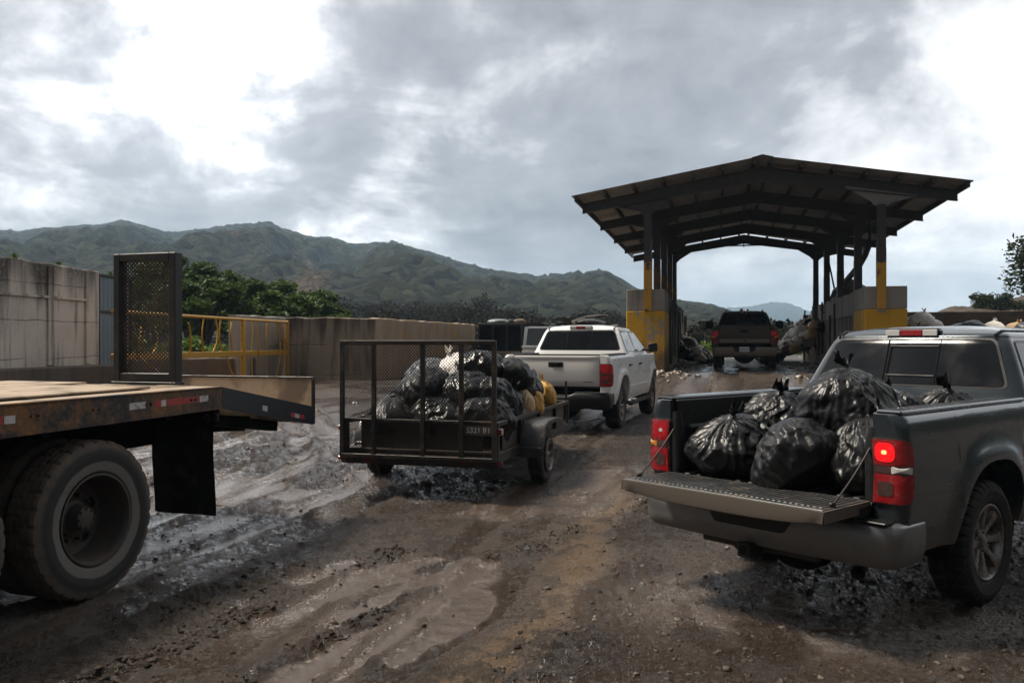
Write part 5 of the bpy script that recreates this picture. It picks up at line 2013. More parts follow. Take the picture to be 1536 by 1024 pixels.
def make_skips():
    # dark container, pale blue-gray truck body, wreckage behind the white truck
    r = thing('waste_container', 'black open steel container at the end of the yellow streaked wall', 'container', (-1.5, 39.0, 0), -.25)
    mb = MB()
    mb.box((.95, .12, 1.95), (2.0, .05, 1.15), .01)
    mb.box((.95, 1.4, 1.4), (2.0, .06, 2.3), .01)
    mb.box((0, .8, 1.5), (.05, 1.3, 2.1), .01)
    mb.box((1.95, .8, 1.5), (.05, 1.3, 2.1), .01)
    mb.box((.95, .75, .45), (1.95, 1.3, .2), .01)
    mb.build('shell', M['under'], r)
    mb = MB()
    mb.bar((-.06, .06, 2.55), (2.0, .06, 2.55), .09, .10, .01)
    for x in (.0, .65, 1.3, 1.95):
        mb.bar((x, .05, .35), (x, .05, 2.5), .07, .08, .01, up=(0, 1, 0))
    mb.build('rim_bars', M['steel'], r)
    mb = MB()
    mb.box((.95, .02, .9), (1.95, .04, .9), .01)
    mb.build('low_panel', M['concdark'], r)
    for k, (x, z, sx, m) in enumerate(((.75, 2.66, .5, 'skip'), (1.35, 2.64, .34, 'steel'), (1.75, 2.66, .25, 'bagbrown'))):
        bag((-1.5 + x * math.cos(-.25) + .6 * math.sin(.25), 39.0 + .6 + x * math.sin(-.25), z), (sx, .3, .16), 700 + k, M[m], 'blue gray tarp bundle on top of the black container' if k == 0 else ('dark bundle on top of the black container' if k == 1 else 'brown bag at the end of the black container top'), None, (0, 0, k), 30, 18, knot=False)
    t = thing('utility_truck', 'pale blue gray flat nosed work truck parked behind the white pickup', 'truck', (.55, 37.4, 0), -.3)
    mb = MB()
    mb.box((.9, 1.2, 1.05), (2.1, 2.2, .5), .05)
    mb.prism([(-.0, 1.3), (2.25, 1.3), (2.25, 2.35), (0, 2.35)], 1.5, 2.9, 'yz')
    mb.build('body', M['skip'], t)
    mb = MB()
    mb.prism([(0, .60), (.05, 1.62), (.35, 2.42), (1.75, 2.46), (1.75, .6)], -.1, 2.1, 'yz')
    mb.build('cab', M['skip'], t)
    mb = MB()
    mb.prism([(.028, 1.66), (.325, 2.36), (.335, 2.36), (.06, 1.66)], .05, 1.95, 'yz')
    mb.build('windscreen', M['sideglass'], t)
    mb = MB()
    mb.bar((-.12, -.03, 1.55), (2.15, -.03, 1.55), .07, .10, .01)
    mb.box((1.0, -.06, 1.34), (2.2, .08, .12), .01)
    mb.build('front_bar', M['tape_w'], t)
    mb = MB()
    mb.box((1.0, -.02, .95), (2.1, .10, .55), .02)
    mb.build('grille', M['rubber'], t)
    for x in (.05, 1.95):
        for yy in (.7, 2.4):
            mb = MB()
            mb.M = Matrix.Translation((x, yy, .42)) @ (Matrix.Identity(4) if x > 1 else Matrix.Rotation(PI, 4, 'Z'))
            v = tyre_mb(.42, .24, 30, .11, False)
            mb.add(v.v, v.f)
            w = mb.build('wheel', M['tyremud'], t)
    # long brown wreck pile of sheets behind the white pickup
    rg = random.Random(9)
    for k in range(26):
        x, y = rg.uniform(.8, 4.6), rg.uniform(43, 46)
        mb = MB()
        L, w = rg.uniform(.9, 2.6), rg.uniform(.2, .8)
        n = 8
        bend = rg.uniform(-.2, .2)
        P = [[(L * (i / n - .5), w * (j / 3 - .5), bend * math.sin(PI * i / n) + .05 * rg.random()) for j in range(4)] for i in range(n + 1)]
        mb.grid(P)
        mb.grid([[(p[0], p[1], p[2] - .02) for p in row] for row in P])
        o = mb.build('scrap_sheet', M[rg.choice(['trailsteel', 'board', 'conc2', 'skip', 'board'])], None, angle=180, fix=False)
        o.location = (x, y, 1.1 + 1.75 * rg.random() ** .6)
        o.rotation_euler = (rg.uniform(-.35, .35), rg.uniform(-.25, .25), rg.uniform(-.5, .5))
        tag(o, 'rusty scrap sheet in the brown wreckage pile behind the white pickup', 'scrap metal', 'scrap sheets piled behind the white pickup')
    mb = MB()
    V, F = ico()
    mb.add([(v[0] * 3.0 + 2.8, v[1] * 1.6 + 45, v[2] * 2.0 + .35 + .3 * mnoise.noise(Vector(v * 3))) for v in V], [tuple(f) for f in F])
    tag(mb.build('rubble_heap', M['concdark'], None, angle=180), 'dark rubble heap under the rusty scrap sheets', 'rubble heap', None, 'stuff')
    # curved pipe and a brown mound outside the shed's right side
    c = thing('bent_pipe', 'long curved dark pipe leaning behind the right hand posts of the shed', 'pipe', (0, 0, 0))
    def P(l, a, z): return (l * CH + a * SH, -l * SH + a * CH, z)
    mb = MB()
    mb.tube([P(4.9, 30.5, 5.05), P(4.92, 31.5, 4.75), P(4.95, 33, 4.5), P(5.0, 35, 4.35), P(5.0, 37.5, 4.1), P(4.95, 39.5, 3.95), P(4.9, 41, 3.4), P(4.9, 41.6, 2.4), P(4.9, 41.7, .9)], .11, 10)
    mb.build('pipe_run', M['steel'], c)
    mb = MB()
    mb.tube([P(4.9, 30.5, 5.0), P(4.9, 30.4, 5.5), P(4.85, 30.3, 6.0)], .05, 8)
    mb.tube([P(4.95, 39.5, 3.95), P(4.8, 40.2, 5.2), P(4.75, 40.4, 6.0)], .04, 8)
    mb.build('hanger', M['steel'], c)
    mb = MB()
    mb.add([P(5.6 + v[0] * 1.2, 39.5 + v[1] * 2.4, 2.1 + v[2] * 2.35 * (1 + .25 * mnoise.noise(Vector(v * 2.2)))) for v in V], [tuple(f) for f in F])
    tag(mb.build('scrap_mound', M['board'], None, angle=180), 'rounded brown scrap mound behind the right hand wall of the shed', 'scrap mound')


def mat_roofing():
    return mat_rust_steel('corrugated_roofing', (.32, .30, .28), (.20, .15, .11), .35, .5, 2.0)


M['palesteel'] = mat_rust_steel('pale_gray_steel', (.22, .21, .20), (.12, .09, .06), .3)
M['roofing'] = mat_roofing()
M['dimyellow'] = mat_rust_steel('rubbed_yellow_paint', (.15, .08, .02), (.06, .04, .025), .6, .65, 6)


def mat_postyellow():
    """yellow paint that ends in a ragged, rubbed edge on the steel post"""
    t = NT('ragged_post_paint')
    p = t.world()
    n1 = t.noise(4, 6, .65, p)
    n2 = t.noise(22, 5, .7, p)
    zz = t.sep(p)[2]
    k = t.math('ADD', zz, t.math('ADD', t.math('MULTIPLY', t.math('SUBTRACT', n1, .5), 1.5), t.math('MULTIPLY', t.math('SUBTRACT', n2, .5), .7)))
    m = t.ss(k, 4.0, 4.06, 1, 0)
    chips = t.ss(t.math('ADD', t.math('MULTIPLY', n1, .6), t.math('MULTIPLY', n2, .4)), .56, .60, 1, 0)
    yel = t.mix(n2, (.42, .21, .02), (.60, .31, .025))
    col = t.mix(t.math('MULTIPLY', m, chips), t.mix(n1, (.035, .031, .029), (.08, .055, .04)), yel)
    return t.set(col, .62, 0, t.bump(n2, .3, .004))


M['postyellow'] = mat_postyellow()
# ---------------------------------------------------------------- leaves, trees
def mat_leaf(name, c0, c1, c2=None, sp=.3):
    t = NT(name)
    g = t.new('ShaderNodeNewGeometry').outputs['Random Per Island']
    n = t.noise(.6, 3, .5, t.world())
    col = t.mix(g, c0, c1)
    if c2: col = t.mix(t.ss(n, .5, .65), col, c2)
    t.set(col, .5, 0, spec=sp)
    t.b.inputs['Subsurface Weight'].default_value = 0
    tr = t.new('ShaderNodeBsdfTranslucent')
    t.link(col, tr.inputs['Color'])
    mx = t.new('ShaderNodeMixShader')
    mx.inputs[0].default_value = .25
    t.link(t.b.outputs[0], mx.inputs[1]); t.link(tr.outputs[0], mx.inputs[2])
    t.link(mx.outputs[0], t.out.inputs['Surface'])
    return t.m


M['leaf'] = mat_leaf('green_leaves', (.025, .055, .010), (.085, .135, .022))
M['leafdark'] = mat_leaf('dark_leaves', (.012, .022, .008), (.04, .058, .016))
M['leafscrub'] = mat_leaf('brown_scrub', (.011, .009, .006), (.036, .027, .017), (.02, .024, .009), .06)
M['leafbright'] = mat_leaf('bright_weeds', (.06, .12, .015), (.13, .19, .03))
M['bark'] = mat_simple('bark', (.055, .042, .032), .9, 0, 9, .4, .6, .03)


def leaf_cloud(centers, n, size, seed, squash=.55):
    """n leaf sprays (bent quads) gathered round centres [(x, y, z, radius)]"""
    rg = np.random.default_rng(seed)
    cs = np.array(centers)
    wgt = cs[:, 3] ** 2
    k = rg.choice(len(cs), n, p=wgt / wgt.sum())
    d = rg.normal(size=(n, 3))
    d /= np.linalg.norm(d, axis=1)[:, None]
    rad = cs[k, 3] * (rg.random(n) ** .45) * (1 + .25 * rg.normal(size=n) * .6)
    p = cs[k, :3] + d * rad[:, None] * np.array([1, 1, squash])
    u = rg.normal(size=(n, 3)); u[:, 2] *= .5
    u /= np.linalg.norm(u, axis=1)[:, None]
    w = np.cross(u, rg.normal(size=(n, 3)))
    w /= np.linalg.norm(w, axis=1)[:, None]
    s = size * rg.uniform(.5, 1.5, n)[:, None]
    a, b = u * s, w * s * .45
    nrm = np.cross(u, w) * s * .25
    v = np.stack([p - a, p - b + nrm, p + a, p + b + nrm], 1).reshape(-1, 3)
    f = np.arange(n * 4).reshape(-1, 4)
    return v, f


def leaf_obj(name, v, f, mat, parent=None):
    me = bpy.data.meshes.new(name)
    fill_mesh(me, v, f, False)
    me.materials.append(mat)
    o = bpy.data.objects.new(name, me)
    COL.objects.link(o)
    if parent is not None: o.parent = parent
    return o


def tree(loc, h, spread, seed, mat, label, n=9000, size=.14, group='green trees behind the yellow railing', lobes=16, trunk_h=.35, squash=.55, lean=(0, 0)):
    rg = random.Random(seed)
    r = thing('tree', label, 'tree', loc, 0, group)
    mb = MB()
    cen = []
    top = Vector((lean[0] * .5, lean[1] * .5, h * trunk_h))
    mb.tube([(0, 0, -.3), (.05, 0, h * trunk_h * .5), tuple(top)], [h * .035, h * .028, h * .022], 9)
    for k in range(lobes):
        a = k * 2.4 + rg.uniform(-.4, .4)
        f = (k + .5) / lobes
        rad = spread * (.25 + .75 * math.sqrt(f)) * rg.uniform(.75, 1.1)
        z = h * (trunk_h + .12 + (1 - trunk_h - .12) * (1 - .75 * f ** 1.5) * rg.uniform(.72, 1.0))
        c = Vector((lean[0] + rad * math.cos(a), lean[1] + rad * math.sin(a), z))
        cen.append((c.x, c.y, c.z, spread * rg.uniform(.20, .36)))
        m = top.lerp(c, .5) + Vector((0, 0, -h * .03))
        mb.tube([tuple(top + Vector((0, 0, -h * .1 * rg.random()))), tuple(m), tuple(c)], [h * .013, h * .009, h * .003], 6)
    mb.build('trunk', M['bark'], r)
    v, f = leaf_cloud(cen, n, size, seed, squash)
    leaf_obj('crown', v, f, mat, r)
    return r


def make_vegetation():
    for i, (x, y, h, s, lab) in enumerate(((-16.4, 44, 5.7, 2.6, 'tallest green tree just right of the black mesh ramp gate'), (-13.4, 45.5, 4.9, 2.5, 'round green tree, second along behind the yellow railing'),
                                           (-14.2, 39.5, 4.4, 2.1, 'low green tree close behind the yellow railing'), (-11.2, 42, 3.95, 2.0, 'green tree behind the join of railing and brown wall'), (-11.0, 47, 4.4, 2.2, 'green tree above the middle of the brown wall'),
                                           (-9.6, 44, 3.0, 1.5, 'smallest green tree sloping down above the brown wall'), (-19.6, 46, 5.4, 2.4, 'green tree seen through the black mesh ramp gate'))):
        tree((x, y, .2), h, s, 50 + i, M['leaf'], lab, 9500, .15, lobes=20, trunk_h=.18)
    tree((29.9, 44.5, .3), 7.2, 3.5, 91, M['leafdark'], 'dark spreading tree against the sky at the edge of the yard', 13000, .13, 'lone trees', 24, .42, .75, (-.4, 0))
    # weeds on the tall wall and behind the railing
    rg = np.random.default_rng(8)
    def weeds(name, lab, pts, n, size, mat, seed):
        v, f = leaf_cloud(pts, n, size, seed, .8)
        o = leaf_obj(name, v, f, mat)
        return tag(o, lab, 'weeds', None, 'stuff')
    weeds('weeds', 'tall green weeds growing behind the yellow railing', [(-11.6 + .35 * k * .33 + rg.normal(0, .2), 26 + k * .33, rg.uniform(.8, 2.0), .5) for k in range(22)], 7000, .10, M['leafbright'], 61)
    weeds('wall_weeds', 'dry weeds growing along the top of the tall concrete wall', [(-12.8 + 1.75 * t, 14.6 + 9 * t, 3.93 - .2 * t, s) for t, s in ((.18, .10), (.22, .14), (.25, .10), (.38, .07), (.47, .16), (.50, .12), (.53, .09), (.64, .08), (.8, .07))], 1500, .028, M['leafbright'], 62)
    weeds('far_weeds', 'green weeds growing beyond the far mouth of the shed', [(rg.uniform(7, 22), rg.uniform(56, 64), rg.uniform(.3, 1.3), rg.uniform(.4, .9)) for _ in range(26)], 5000, .16, M['leafbright'], 63)
    weeds('far_bank_weeds', 'weeds on the dark bank behind the far wall', [(rg.uniform(35, 50), rg.uniform(64, 69), 4.75 + rg.uniform(-.5, .35), rg.uniform(.3, .8)) for _ in range(60)], 9000, .13, M['leafdark'], 64)
    # brown scrub: one mass between the yard walls and the hills
    pts = []
    for _ in range(420):
        y = rg.uniform(70, 150)
        px = rg.uniform(350, 960)
        x = (px - 768) / 1300 * y
        hgt = 2.4 + rg.uniform(-.4, .8) + (y - 70) * .075 * (.35 + .9 * vnoise(np.array([px / 60.]), np.array([3.]), 4)[0])
        pts.append((x, y, hgt - rg.uniform(.2, 3.0), rg.uniform(.9, 2.2)))
    weeds('scrub', 'dark brown scrub belt below the hills', pts, 60000, .26, M['leafscrub'], 65)['category'] = 'scrub'
    pts = []
    for _ in range(160):
        y = rg.uniform(70, 130); x = rg.uniform(.2, .36) * y
        pts.append((x, y, rg.uniform(.3, 2.6), rg.uniform(.8, 1.6)))
    weeds('lane_scrub', 'dull scrub seen through the far mouth of the shed', pts, 20000, .26, M['leafscrub'], 66)['category'] = 'scrub'


# ---------------------------------------------------------------- hills
PROFILE = [(-900, 380), (-500, 352), (-300, 360), (-120, 348), (0, 346), (30, 349), (60, 343), (110, 340), (150, 338), (185, 331), (215, 340), (245, 348), (268, 351), (300, 344), (345, 338), (405, 333), (430, 345), (470, 357), (500, 357),
           (535, 370), (560, 365), (590, 364), (630, 375), (680, 392), (740, 406), (790, 416), (850, 413), (905, 407), (935, 425), (955, 440), (1000, 452), (1050, 458), (1085, 468), (1130, 484), (1200, 496), (1400, 500), (1800, 470), (2400, 420)]
FARP = [(-900, 440), (600, 440), (960, 452), (1010, 457), (1060, 463), (1100, 463), (1130, 459), (1150, 455), (1165, 453), (1180, 455), (1200, 462), (1225, 474), (1300, 484), (1420, 486), (1600, 470), (2400, 440)]
SPUR = [(300, 500), (370, 462), (410, 436), (440, 418), (465, 409), (490, 408), (515, 420), (545, 436), (575, 448), (610, 460), (680, 474), (760, 488)]


def hill_mesh(name, prof, yc_fn, y0, y1, ncol, nrow, px0, px1, amp, cell, mat, label, seed, bump=1.0, rise=1.0):
    pxs = np.linspace(px0, px1, ncol)
    ts = (pxs - CX) / FPX
    el = (CY - np.interp(pxs, [p[0] for p in prof], [p[1] for p in prof])) / FPX
    el = np.convolve(np.pad(el, 7, 'edge'), np.hanning(17)[1:-1] / np.hanning(17).sum(), 'valid')
    Yc = yc_fn(pxs)
    f = np.linspace(0, 1.25, nrow)
    F_, T_ = np.meshgrid(f, ts, indexing='ij')
    YC = np.broadcast_to(Yc, F_.shape)
    Y = y0 + (YC - y0) * F_
    X = T_ * Y
    zc = np.broadcast_to(el, F_.shape) * YC + CAM_H
    prof_f = np.where(F_ <= 1, np.clip(F_, 0, 1) ** rise, 1 - (F_ - 1) * 1.6)
    z = zc * prof_f
    # spurs and gullies run down the slope
    wx = X + 60 * (fbm(X / 260, Y / 260, 3, seed + 9) - .5)
    sp = fbm(wx / cell, Y / (cell * 2.6) + 3, 5, seed, .5, True) - .55
    sp2 = fbm(wx / (cell * .38), Y / (cell * .8), 4, seed + 4, .55, True) - .55
    win = np.clip(4 * F_ * (1.0 - F_), 0, 1) ** .8
    z = z + amp * zc * win * (sp * 1.15 + .40 * sp2)
    # tree crowns
    cr = np.maximum(vnoise(X / 7.5, Y / 7.5, seed + 20), vnoise(X / 5 + 9, Y / 5, seed + 21)) - .5
    cr2 = vnoise(X / 16, Y / 16, seed + 22) - .5
    z = z + bump * (4.6 * cr + 4.0 * cr2) + (.9 * (fbm(X / 1.3, Y / 1.3, 4, seed + 30) - .5) if cell < 20 else 0)
    lim = CAM_H + el[None, :] * Y * (.90 + .10 * np.clip(F_, 0, 1) ** 2)
    z = np.where(F_ < .999, np.minimum(z, lim + .60 * np.maximum(0, z - lim) * (1 - F_)), z)
    z = z + bump * (5.2 * np.maximum(vnoise(X / 9, Y / 9, seed + 40), vnoise(X / 6 + 3, Y / 6, seed + 41)) + 2.2 * vnoise(X / 26, Y / 26, seed + 42) - 3.6) * np.clip(F_ * 3, 0, 1)
    verts = np.stack([X.ravel(), Y.ravel(), z.ravel()], 1)
    nr, nc = F_.shape
    i, j = np.meshgrid(np.arange(nr - 1), np.arange(nc - 1), indexing='ij')
    fc = np.stack([i * nc + j, i * nc + j + 1, (i + 1) * nc + j + 1, (i + 1) * nc + j], -1).reshape(-1, 4)
    me = bpy.data.meshes.new(name)
    fill_mesh(me, verts, fc)
    me.materials.append(mat)
    o = bpy.data.objects.new(name, me)
    COL.objects.link(o)
    return tag(o, label, 'hills', None, 'structure')


def mat_hill(name, c0, c1, bare, bare_amt, sc=1.0):
    t = NT(name)
    p = t.world()
    v = t.new('ShaderNodeTexVoronoi', feature='F1')
    v.inputs['Scale'].default_value = .16 * sc
    wp = t.new('ShaderNodeVectorMath', operation='ADD')
    nz = t.new('ShaderNodeTexNoise'); nz.inputs['Scale'].default_value = .09
    sc_ = t.new('ShaderNodeVectorMath', operation='SCALE'); sc_.inputs['Scale'].default_value = 7
    t.link(p, nz.inputs['Vector']); t.link(nz.outputs['Color'], sc_.inputs[0])
    t.link(p, wp.inputs[0]); t.link(sc_.outputs[0], wp.inputs[1]); t.link(wp.outputs[0], v.inputs['Vector'])
    n1 = t.noise(.010, 6, .6, p)
    n2 = t.noise(.35, 6, .7, p)
    col = t.mix(t.sep(v.outputs['Color'])[0], c0, c1)
    col = t.mix(t.ss(t.math('ADD', t.math('MULTIPLY', n1, .8), t.math('MULTIPLY', n2, .25)), .66 - bare_amt * .25, .72 - bare_amt * .15), col, bare)
    h = t.math('SUBTRACT', t.math('MULTIPLY', n2, 1.0), v.outputs['Distance'])
    return t.set(col, .9, 0, t.bump(h, 1.0, 11.0), spec=.1)


def make_hills():
    g = mat_hill('forest', (.006, .010, .007), (.072, .078, .044), (.12, .095, .06), .2)
    g2 = mat_hill('scrub_slope', (.035, .036, .018), (.09, .075, .045), (.15, .115, .08), .75, 1.6)
    g3 = mat_hill('far_forest', (.022, .036, .018), (.05, .065, .032), (.10, .09, .06), .0, .4)
    hill_mesh('mountain_range', PROFILE, lambda px: np.interp(px, [-900, 300, 600, 780, 900, 1080, 1300, 2400], [1150, 1100, 1000, 820, 680, 620, 700, 1000]), 170, 0, 1150, 240, -700, 2300, .34, 120, g, 'forested green mountain range under the clouds', 3, 1.0, 1.15)
    hill_mesh('foothill', SPUR, lambda px: np.full_like(px, 400.), 180, 0, 330, 120, 290, 770, .55, 45, g2, 'brown eroded foothill in front of the mountains', 7, .7, 1.1)
    hill_mesh('far_ridge', FARP, lambda px: np.full_like(px, 3000.), 1900, 0, 700, 60, -700, 2300, .20, 400, g3, 'blue hazy ridge far beyond the shed', 5, 2.0, 1.0)
    # unseen wooded hill, added right and behind to darken reflections and horizon light
    az = np.radians(np.linspace(56, 235, 260))
    f = np.linspace(0, 1, 50)
    Fm, Am = np.meshgrid(f, az, indexing='ij')
    rad = 70 + 190 * Fm + 40 * (vnoise(Am * 5, Fm * 0, 91) - .5)
    X, Y = rad * np.sin(Am), rad * np.cos(Am)
    z = Fm ** 1.2 * (62 + 40 * (vnoise(Am * 3.1, Fm * 0, 92) - .5)) * sst(Am, math.radians(56), math.radians(66)) * (1 - sst(Am, math.radians(222), math.radians(235))) + 4 * (vnoise(X / 6, Y / 6, 93) - .5) + 9 * (fbm(X / 30, Y / 30, 3, 94) - .5) * Fm - 1.5
    nr, nc = Fm.shape
    i, j = np.meshgrid(np.arange(nr - 1), np.arange(nc - 1), indexing='ij')
    me = bpy.data.meshes.new('blocker_hill')
    fill_mesh(me, np.stack([X.ravel(), Y.ravel(), z.ravel()], 1), np.stack([i * nc + j, i * nc + j + 1, (i + 1) * nc + j + 1, (i + 1) * nc + j], -1).reshape(-1, 4))
    me.materials.append(g)
    ho = bpy.data.objects.new('blocker_hill', me)
    COL.objects.link(ho)
    tag(ho, 'unseen wooded hill added beside the yard to darken reflections', 'hills', None, 'structure')
    # dark bank behind the far wall
    bank = [(1330, 505), (1380, 480), (1425, 463), (1440, 459), (1480, 457), (1510, 455), (1536, 450), (1600, 447), (1750, 445), (1900, 470)]
    hill_mesh('earth_bank', bank, lambda px: np.full_like(px, 70.), 46, 0, 220, 60, 1330, 1900, .25, 9, M['bankmat'], 'dark earth bank behind the far wall', 6, .10, .8)


M['bankmat'] = mat_simple('dark_earth', (.05, .036, .025), .95, 0, 1.2, .5, .6, .1)


def make_haze(density):
    mb = MB()
    mb.box((0, 1600, 100), (8600, 3300, 204))
    m = bpy.data.materials.new('haze_air')
    m.use_nodes = True
    nt = m.node_tree
    nt.nodes.clear()
    out = nt.nodes.new('ShaderNodeOutputMaterial')
    v = nt.nodes.new('ShaderNodeVolumePrincipled')
    v.inputs['Color'].default_value = (.55, .77, 1.0, 1)
    v.inputs['Density'].default_value = density
    v.inputs['Anisotropy'].default_value = 0.0
    nt.links.new(v.outputs[0], out.inputs['Volume'])
    o = mb.build('haze', m, None, smooth=False)
    tag(o, 'pale blue haze in the air over the yard and hills', 'haze', None, 'stuff')


# ---------------------------------------------------------------- sky, sun, camera
SUN_AZ, SUN_EL = R(-82), R(58)       # azimuth from +Y towards +X


def dirv(px, py):
    return Vector(((px - CX) / FPX, 1, (CY - py) / FPX)).normalized()


# cloud masses as directions on the sky: (direction, angular radius, weight); + is a dark bank, - a bright break
CLOUDS = [((280, 80), .10, -.60), ((320, 200), .07, -.35), ((190, 20), .08, -.15), ((630, 215), .048, -.75), ((590, 275), .045, -.45), ((690, 40), .045, -.6), ((930, 80), .03, -1.0), ((740, 110), .05, -.12),
          ((40, 150), .10, 1.25), ((150, 230), .06, .45), ((200, 310), .06, .35), ((330, 300), .07, .3), ((30, 50), .05, .2), ((20, 280), .06, .7), ((80, 285), .06, .5), ((400, 250), .07, .6), ((490, 190), .08, .55), ((560, 100), .10, .6), ((470, 40), .09, .25), ((480, 140), .06, .15),
          ((900, 200), .13, .80), ((800, 160), .08, .30), ((1010, 110), .11, .5), ((1090, 40), .10, .30), ((1200, 60), .12, .45), ((1400, 30), .11, .5), ((760, 10), .08, .30), ((870, 310), .05, .30), ((560, 310), .06, .32), ((700, 270), .06, .2),
          ((1490, 170), .11, -.55), ((1330, 190), .09, -.35), ((1200, 190), .08, -.15), ((1060, 210), .05, -.1), ((250, 330), .10, -.25), ((420, 325), .06, -.2), ((760, 370), .08, -.25), ((860, 390), .06, -.2), ((1420, 330), .10, .18), ((1120, 420), .06, .1), ((1500, 400), .10, .02)]


def make_world():
    w = bpy.data.worlds.new('World')
    scene.world = w
    w.use_nodes = True
    nt = w.node_tree
    N = nt.nodes
    N.clear()
    L = nt.links.new
    def nw(t, **k):
        n = N.new(t)
        for a, b in k.items(): setattr(n, a, b)
        return n
    def mth(op, a, b=0.0, clamp=False):
        n = nw('ShaderNodeMath', operation=op, use_clamp=clamp)
        for s, v in zip(n.inputs, (a, b)):
            if isinstance(v, (int, float)): s.default_value = v
            else: L(v, s)
        return n.outputs[0]
    out = nw('ShaderNodeOutputWorld')
    bg = nw('ShaderNodeBackground')
    sky = nw('ShaderNodeTexSky', sky_type='NISHITA')
    sky.sun_disc = False
    sky.sun_elevation = SUN_EL
    sky.sun_rotation = SUN_AZ
    sky.dust_density = 1.5
    sky.air_density = 1.0
    tc = nw('ShaderNodeTexCoord').outputs['Generated']
    nrm = nw('ShaderNodeVectorMath', operation='NORMALIZE')
    L(tc, nrm.inputs[0])
    d = nrm.outputs[0]
    sp = nw('ShaderNodeSeparateXYZ'); L(d, sp.inputs[0])
    zz = sp.outputs[2]
    # flat cloud deck overhead: project the direction on a plane
    den = mth('ADD', mth('MAXIMUM', zz, 0.0), .22)
    pl = nw('ShaderNodeCombineXYZ')
    L(mth('DIVIDE', sp.outputs[0], den), pl.inputs[0]); L(mth('DIVIDE', sp.outputs[1], den), pl.inputs[1])
    def noise(vec, sc, det, ro, dist=0.0):
        n = nw('ShaderNodeTexNoise')
        n.inputs['Scale'].default_value = sc; n.inputs['Detail'].default_value = det; n.inputs['Roughness'].default_value = ro; n.inputs['Distortion'].default_value = dist
        L(vec, n.inputs['Vector'])
        return n
    lowc = noise(d, 7.0, 8, .58, .5)
    n1 = noise(pl.outputs[0], .75, 9, .56, .4)
    n2 = noise(pl.outputs[0], 2.3, 9, .60, .5)
    sh = nw('ShaderNodeVectorMath', operation='ADD'); L(pl.outputs[0], sh.inputs[0])
    sh.inputs[1].default_value = (math.sin(SUN_AZ) * .10, math.cos(SUN_AZ) * .10, 0)
    n2s = noise(sh.outputs[0], 2.3, 9, .60, .5)
    sh1 = nw('ShaderNodeVectorMath', operation='ADD'); L(pl.outputs[0], sh1.inputs[0])
    sh1.inputs[1].default_value = (math.sin(SUN_AZ) * .3, math.cos(SUN_AZ) * .3, 0)
    n1s = noise(sh1.outputs[0], .75, 9, .56, .4)
    n3 = noise(d, 5.0, 7, .58, .3)
    # warped direction for the cloud masses, so that their edges break up
    wn = noise(d, 4.5, 6, .55)
    wn2 = noise(d, 13, 6, .6)
    s1 = nw('ShaderNodeVectorMath', operation='SUBTRACT'); L(wn.outputs['Color'], s1.inputs[0]); s1.inputs[1].default_value = (.5, .5, .5)
    s2 = nw('ShaderNodeVectorMath', operation='SCALE'); L(s1.outputs[0], s2.inputs[0]); s2.inputs['Scale'].default_value = .30
    s3 = nw('ShaderNodeVectorMath', operation='SUBTRACT'); L(wn2.outputs['Color'], s3.inputs[0]); s3.inputs[1].default_value = (.5, .5, .5)
    s4 = nw('ShaderNodeVectorMath', operation='SCALE'); L(s3.outputs[0], s4.inputs[0]); s4.inputs['Scale'].default_value = .13
    ad = nw('ShaderNodeVectorMath', operation='ADD'); L(d, ad.inputs[0]); L(s2.outputs[0], ad.inputs[1])
    ad2 = nw('ShaderNodeVectorMath', operation='ADD'); L(ad.outputs[0], ad2.inputs[0]); L(s4.outputs[0], ad2.inputs[1])
    nd = nw('ShaderNodeVectorMath', operation='NORMALIZE'); L(ad2.outputs[0], nd.inputs[0])
    acc = None
    for (px, py), sig, wt in CLOUDS:
        dp = nw('ShaderNodeVectorMath', operation='DOT_PRODUCT')
        L(nd.outputs[0], dp.inputs[0]); dp.inputs[1].default_value = dirv(px, py)
        e = mth('EXPONENT', mth('MULTIPLY', mth('SUBTRACT', dp.outputs['Value'], 1.0), 1 / (sig * 1.12) ** 2))
        e = mth('MULTIPLY', e, wt * (.72 if wt > 0 else .75))
        acc = e if acc is None else mth('ADD', acc, e)
    acc = mth('MULTIPLY', mth('TANH', mth('MULTIPLY', acc, 1.9)), .40)
    k = mth('ADD', acc, mth('MULTIPLY', mth('SUBTRACT', n1.outputs['Fac'], .5), .35))
    k = mth('ADD', k, mth('MULTIPLY', mth('SUBTRACT', lowc.outputs['Fac'], .5), .5))
    k = mth('ADD', k, mth('MULTIPLY', mth('SUBTRACT', n2.outputs['Fac'], .5), 1.05))
    k = mth('ADD', k, mth('MULTIPLY', mth('SUBTRACT', n2s.outputs['Fac'], n2.outputs['Fac']), 1.0))
    k = mth('ADD', k, mth('MULTIPLY', mth('SUBTRACT', n1s.outputs['Fac'], n1.outputs['Fac']), .8))
    k = mth('ADD', k, mth('MULTIPLY', mth('SUBTRACT', n3.outputs['Fac'], .5), 1.1))
    bk = nw('ShaderNodeMapRange', interpolation_type='SMOOTHSTEP'); L(sp.outputs[1], bk.inputs[0])
    bk.inputs[1].default_value = .15; bk.inputs[2].default_value = -.55; bk.inputs[3].default_value = 0.0; bk.inputs[4].default_value = .42
    k = mth('ADD', k, bk.outputs[0])
    k = mth('ADD', k, .395)
    # the unseen sky behind the camera is darkened above to raise contrast
    rp = nw('ShaderNodeValToRGB')
    L(k, rp.inputs[0])
    cr = rp.color_ramp
    cr.interpolation = 'LINEAR'
    cr.elements[0].position = 0.0; cr.elements[0].color = (1.5, 1.48, 1.46, 1)
    cr.elements[1].position = 1.15 - .15; cr.elements[1].color = (.20, .21, .23, 1)
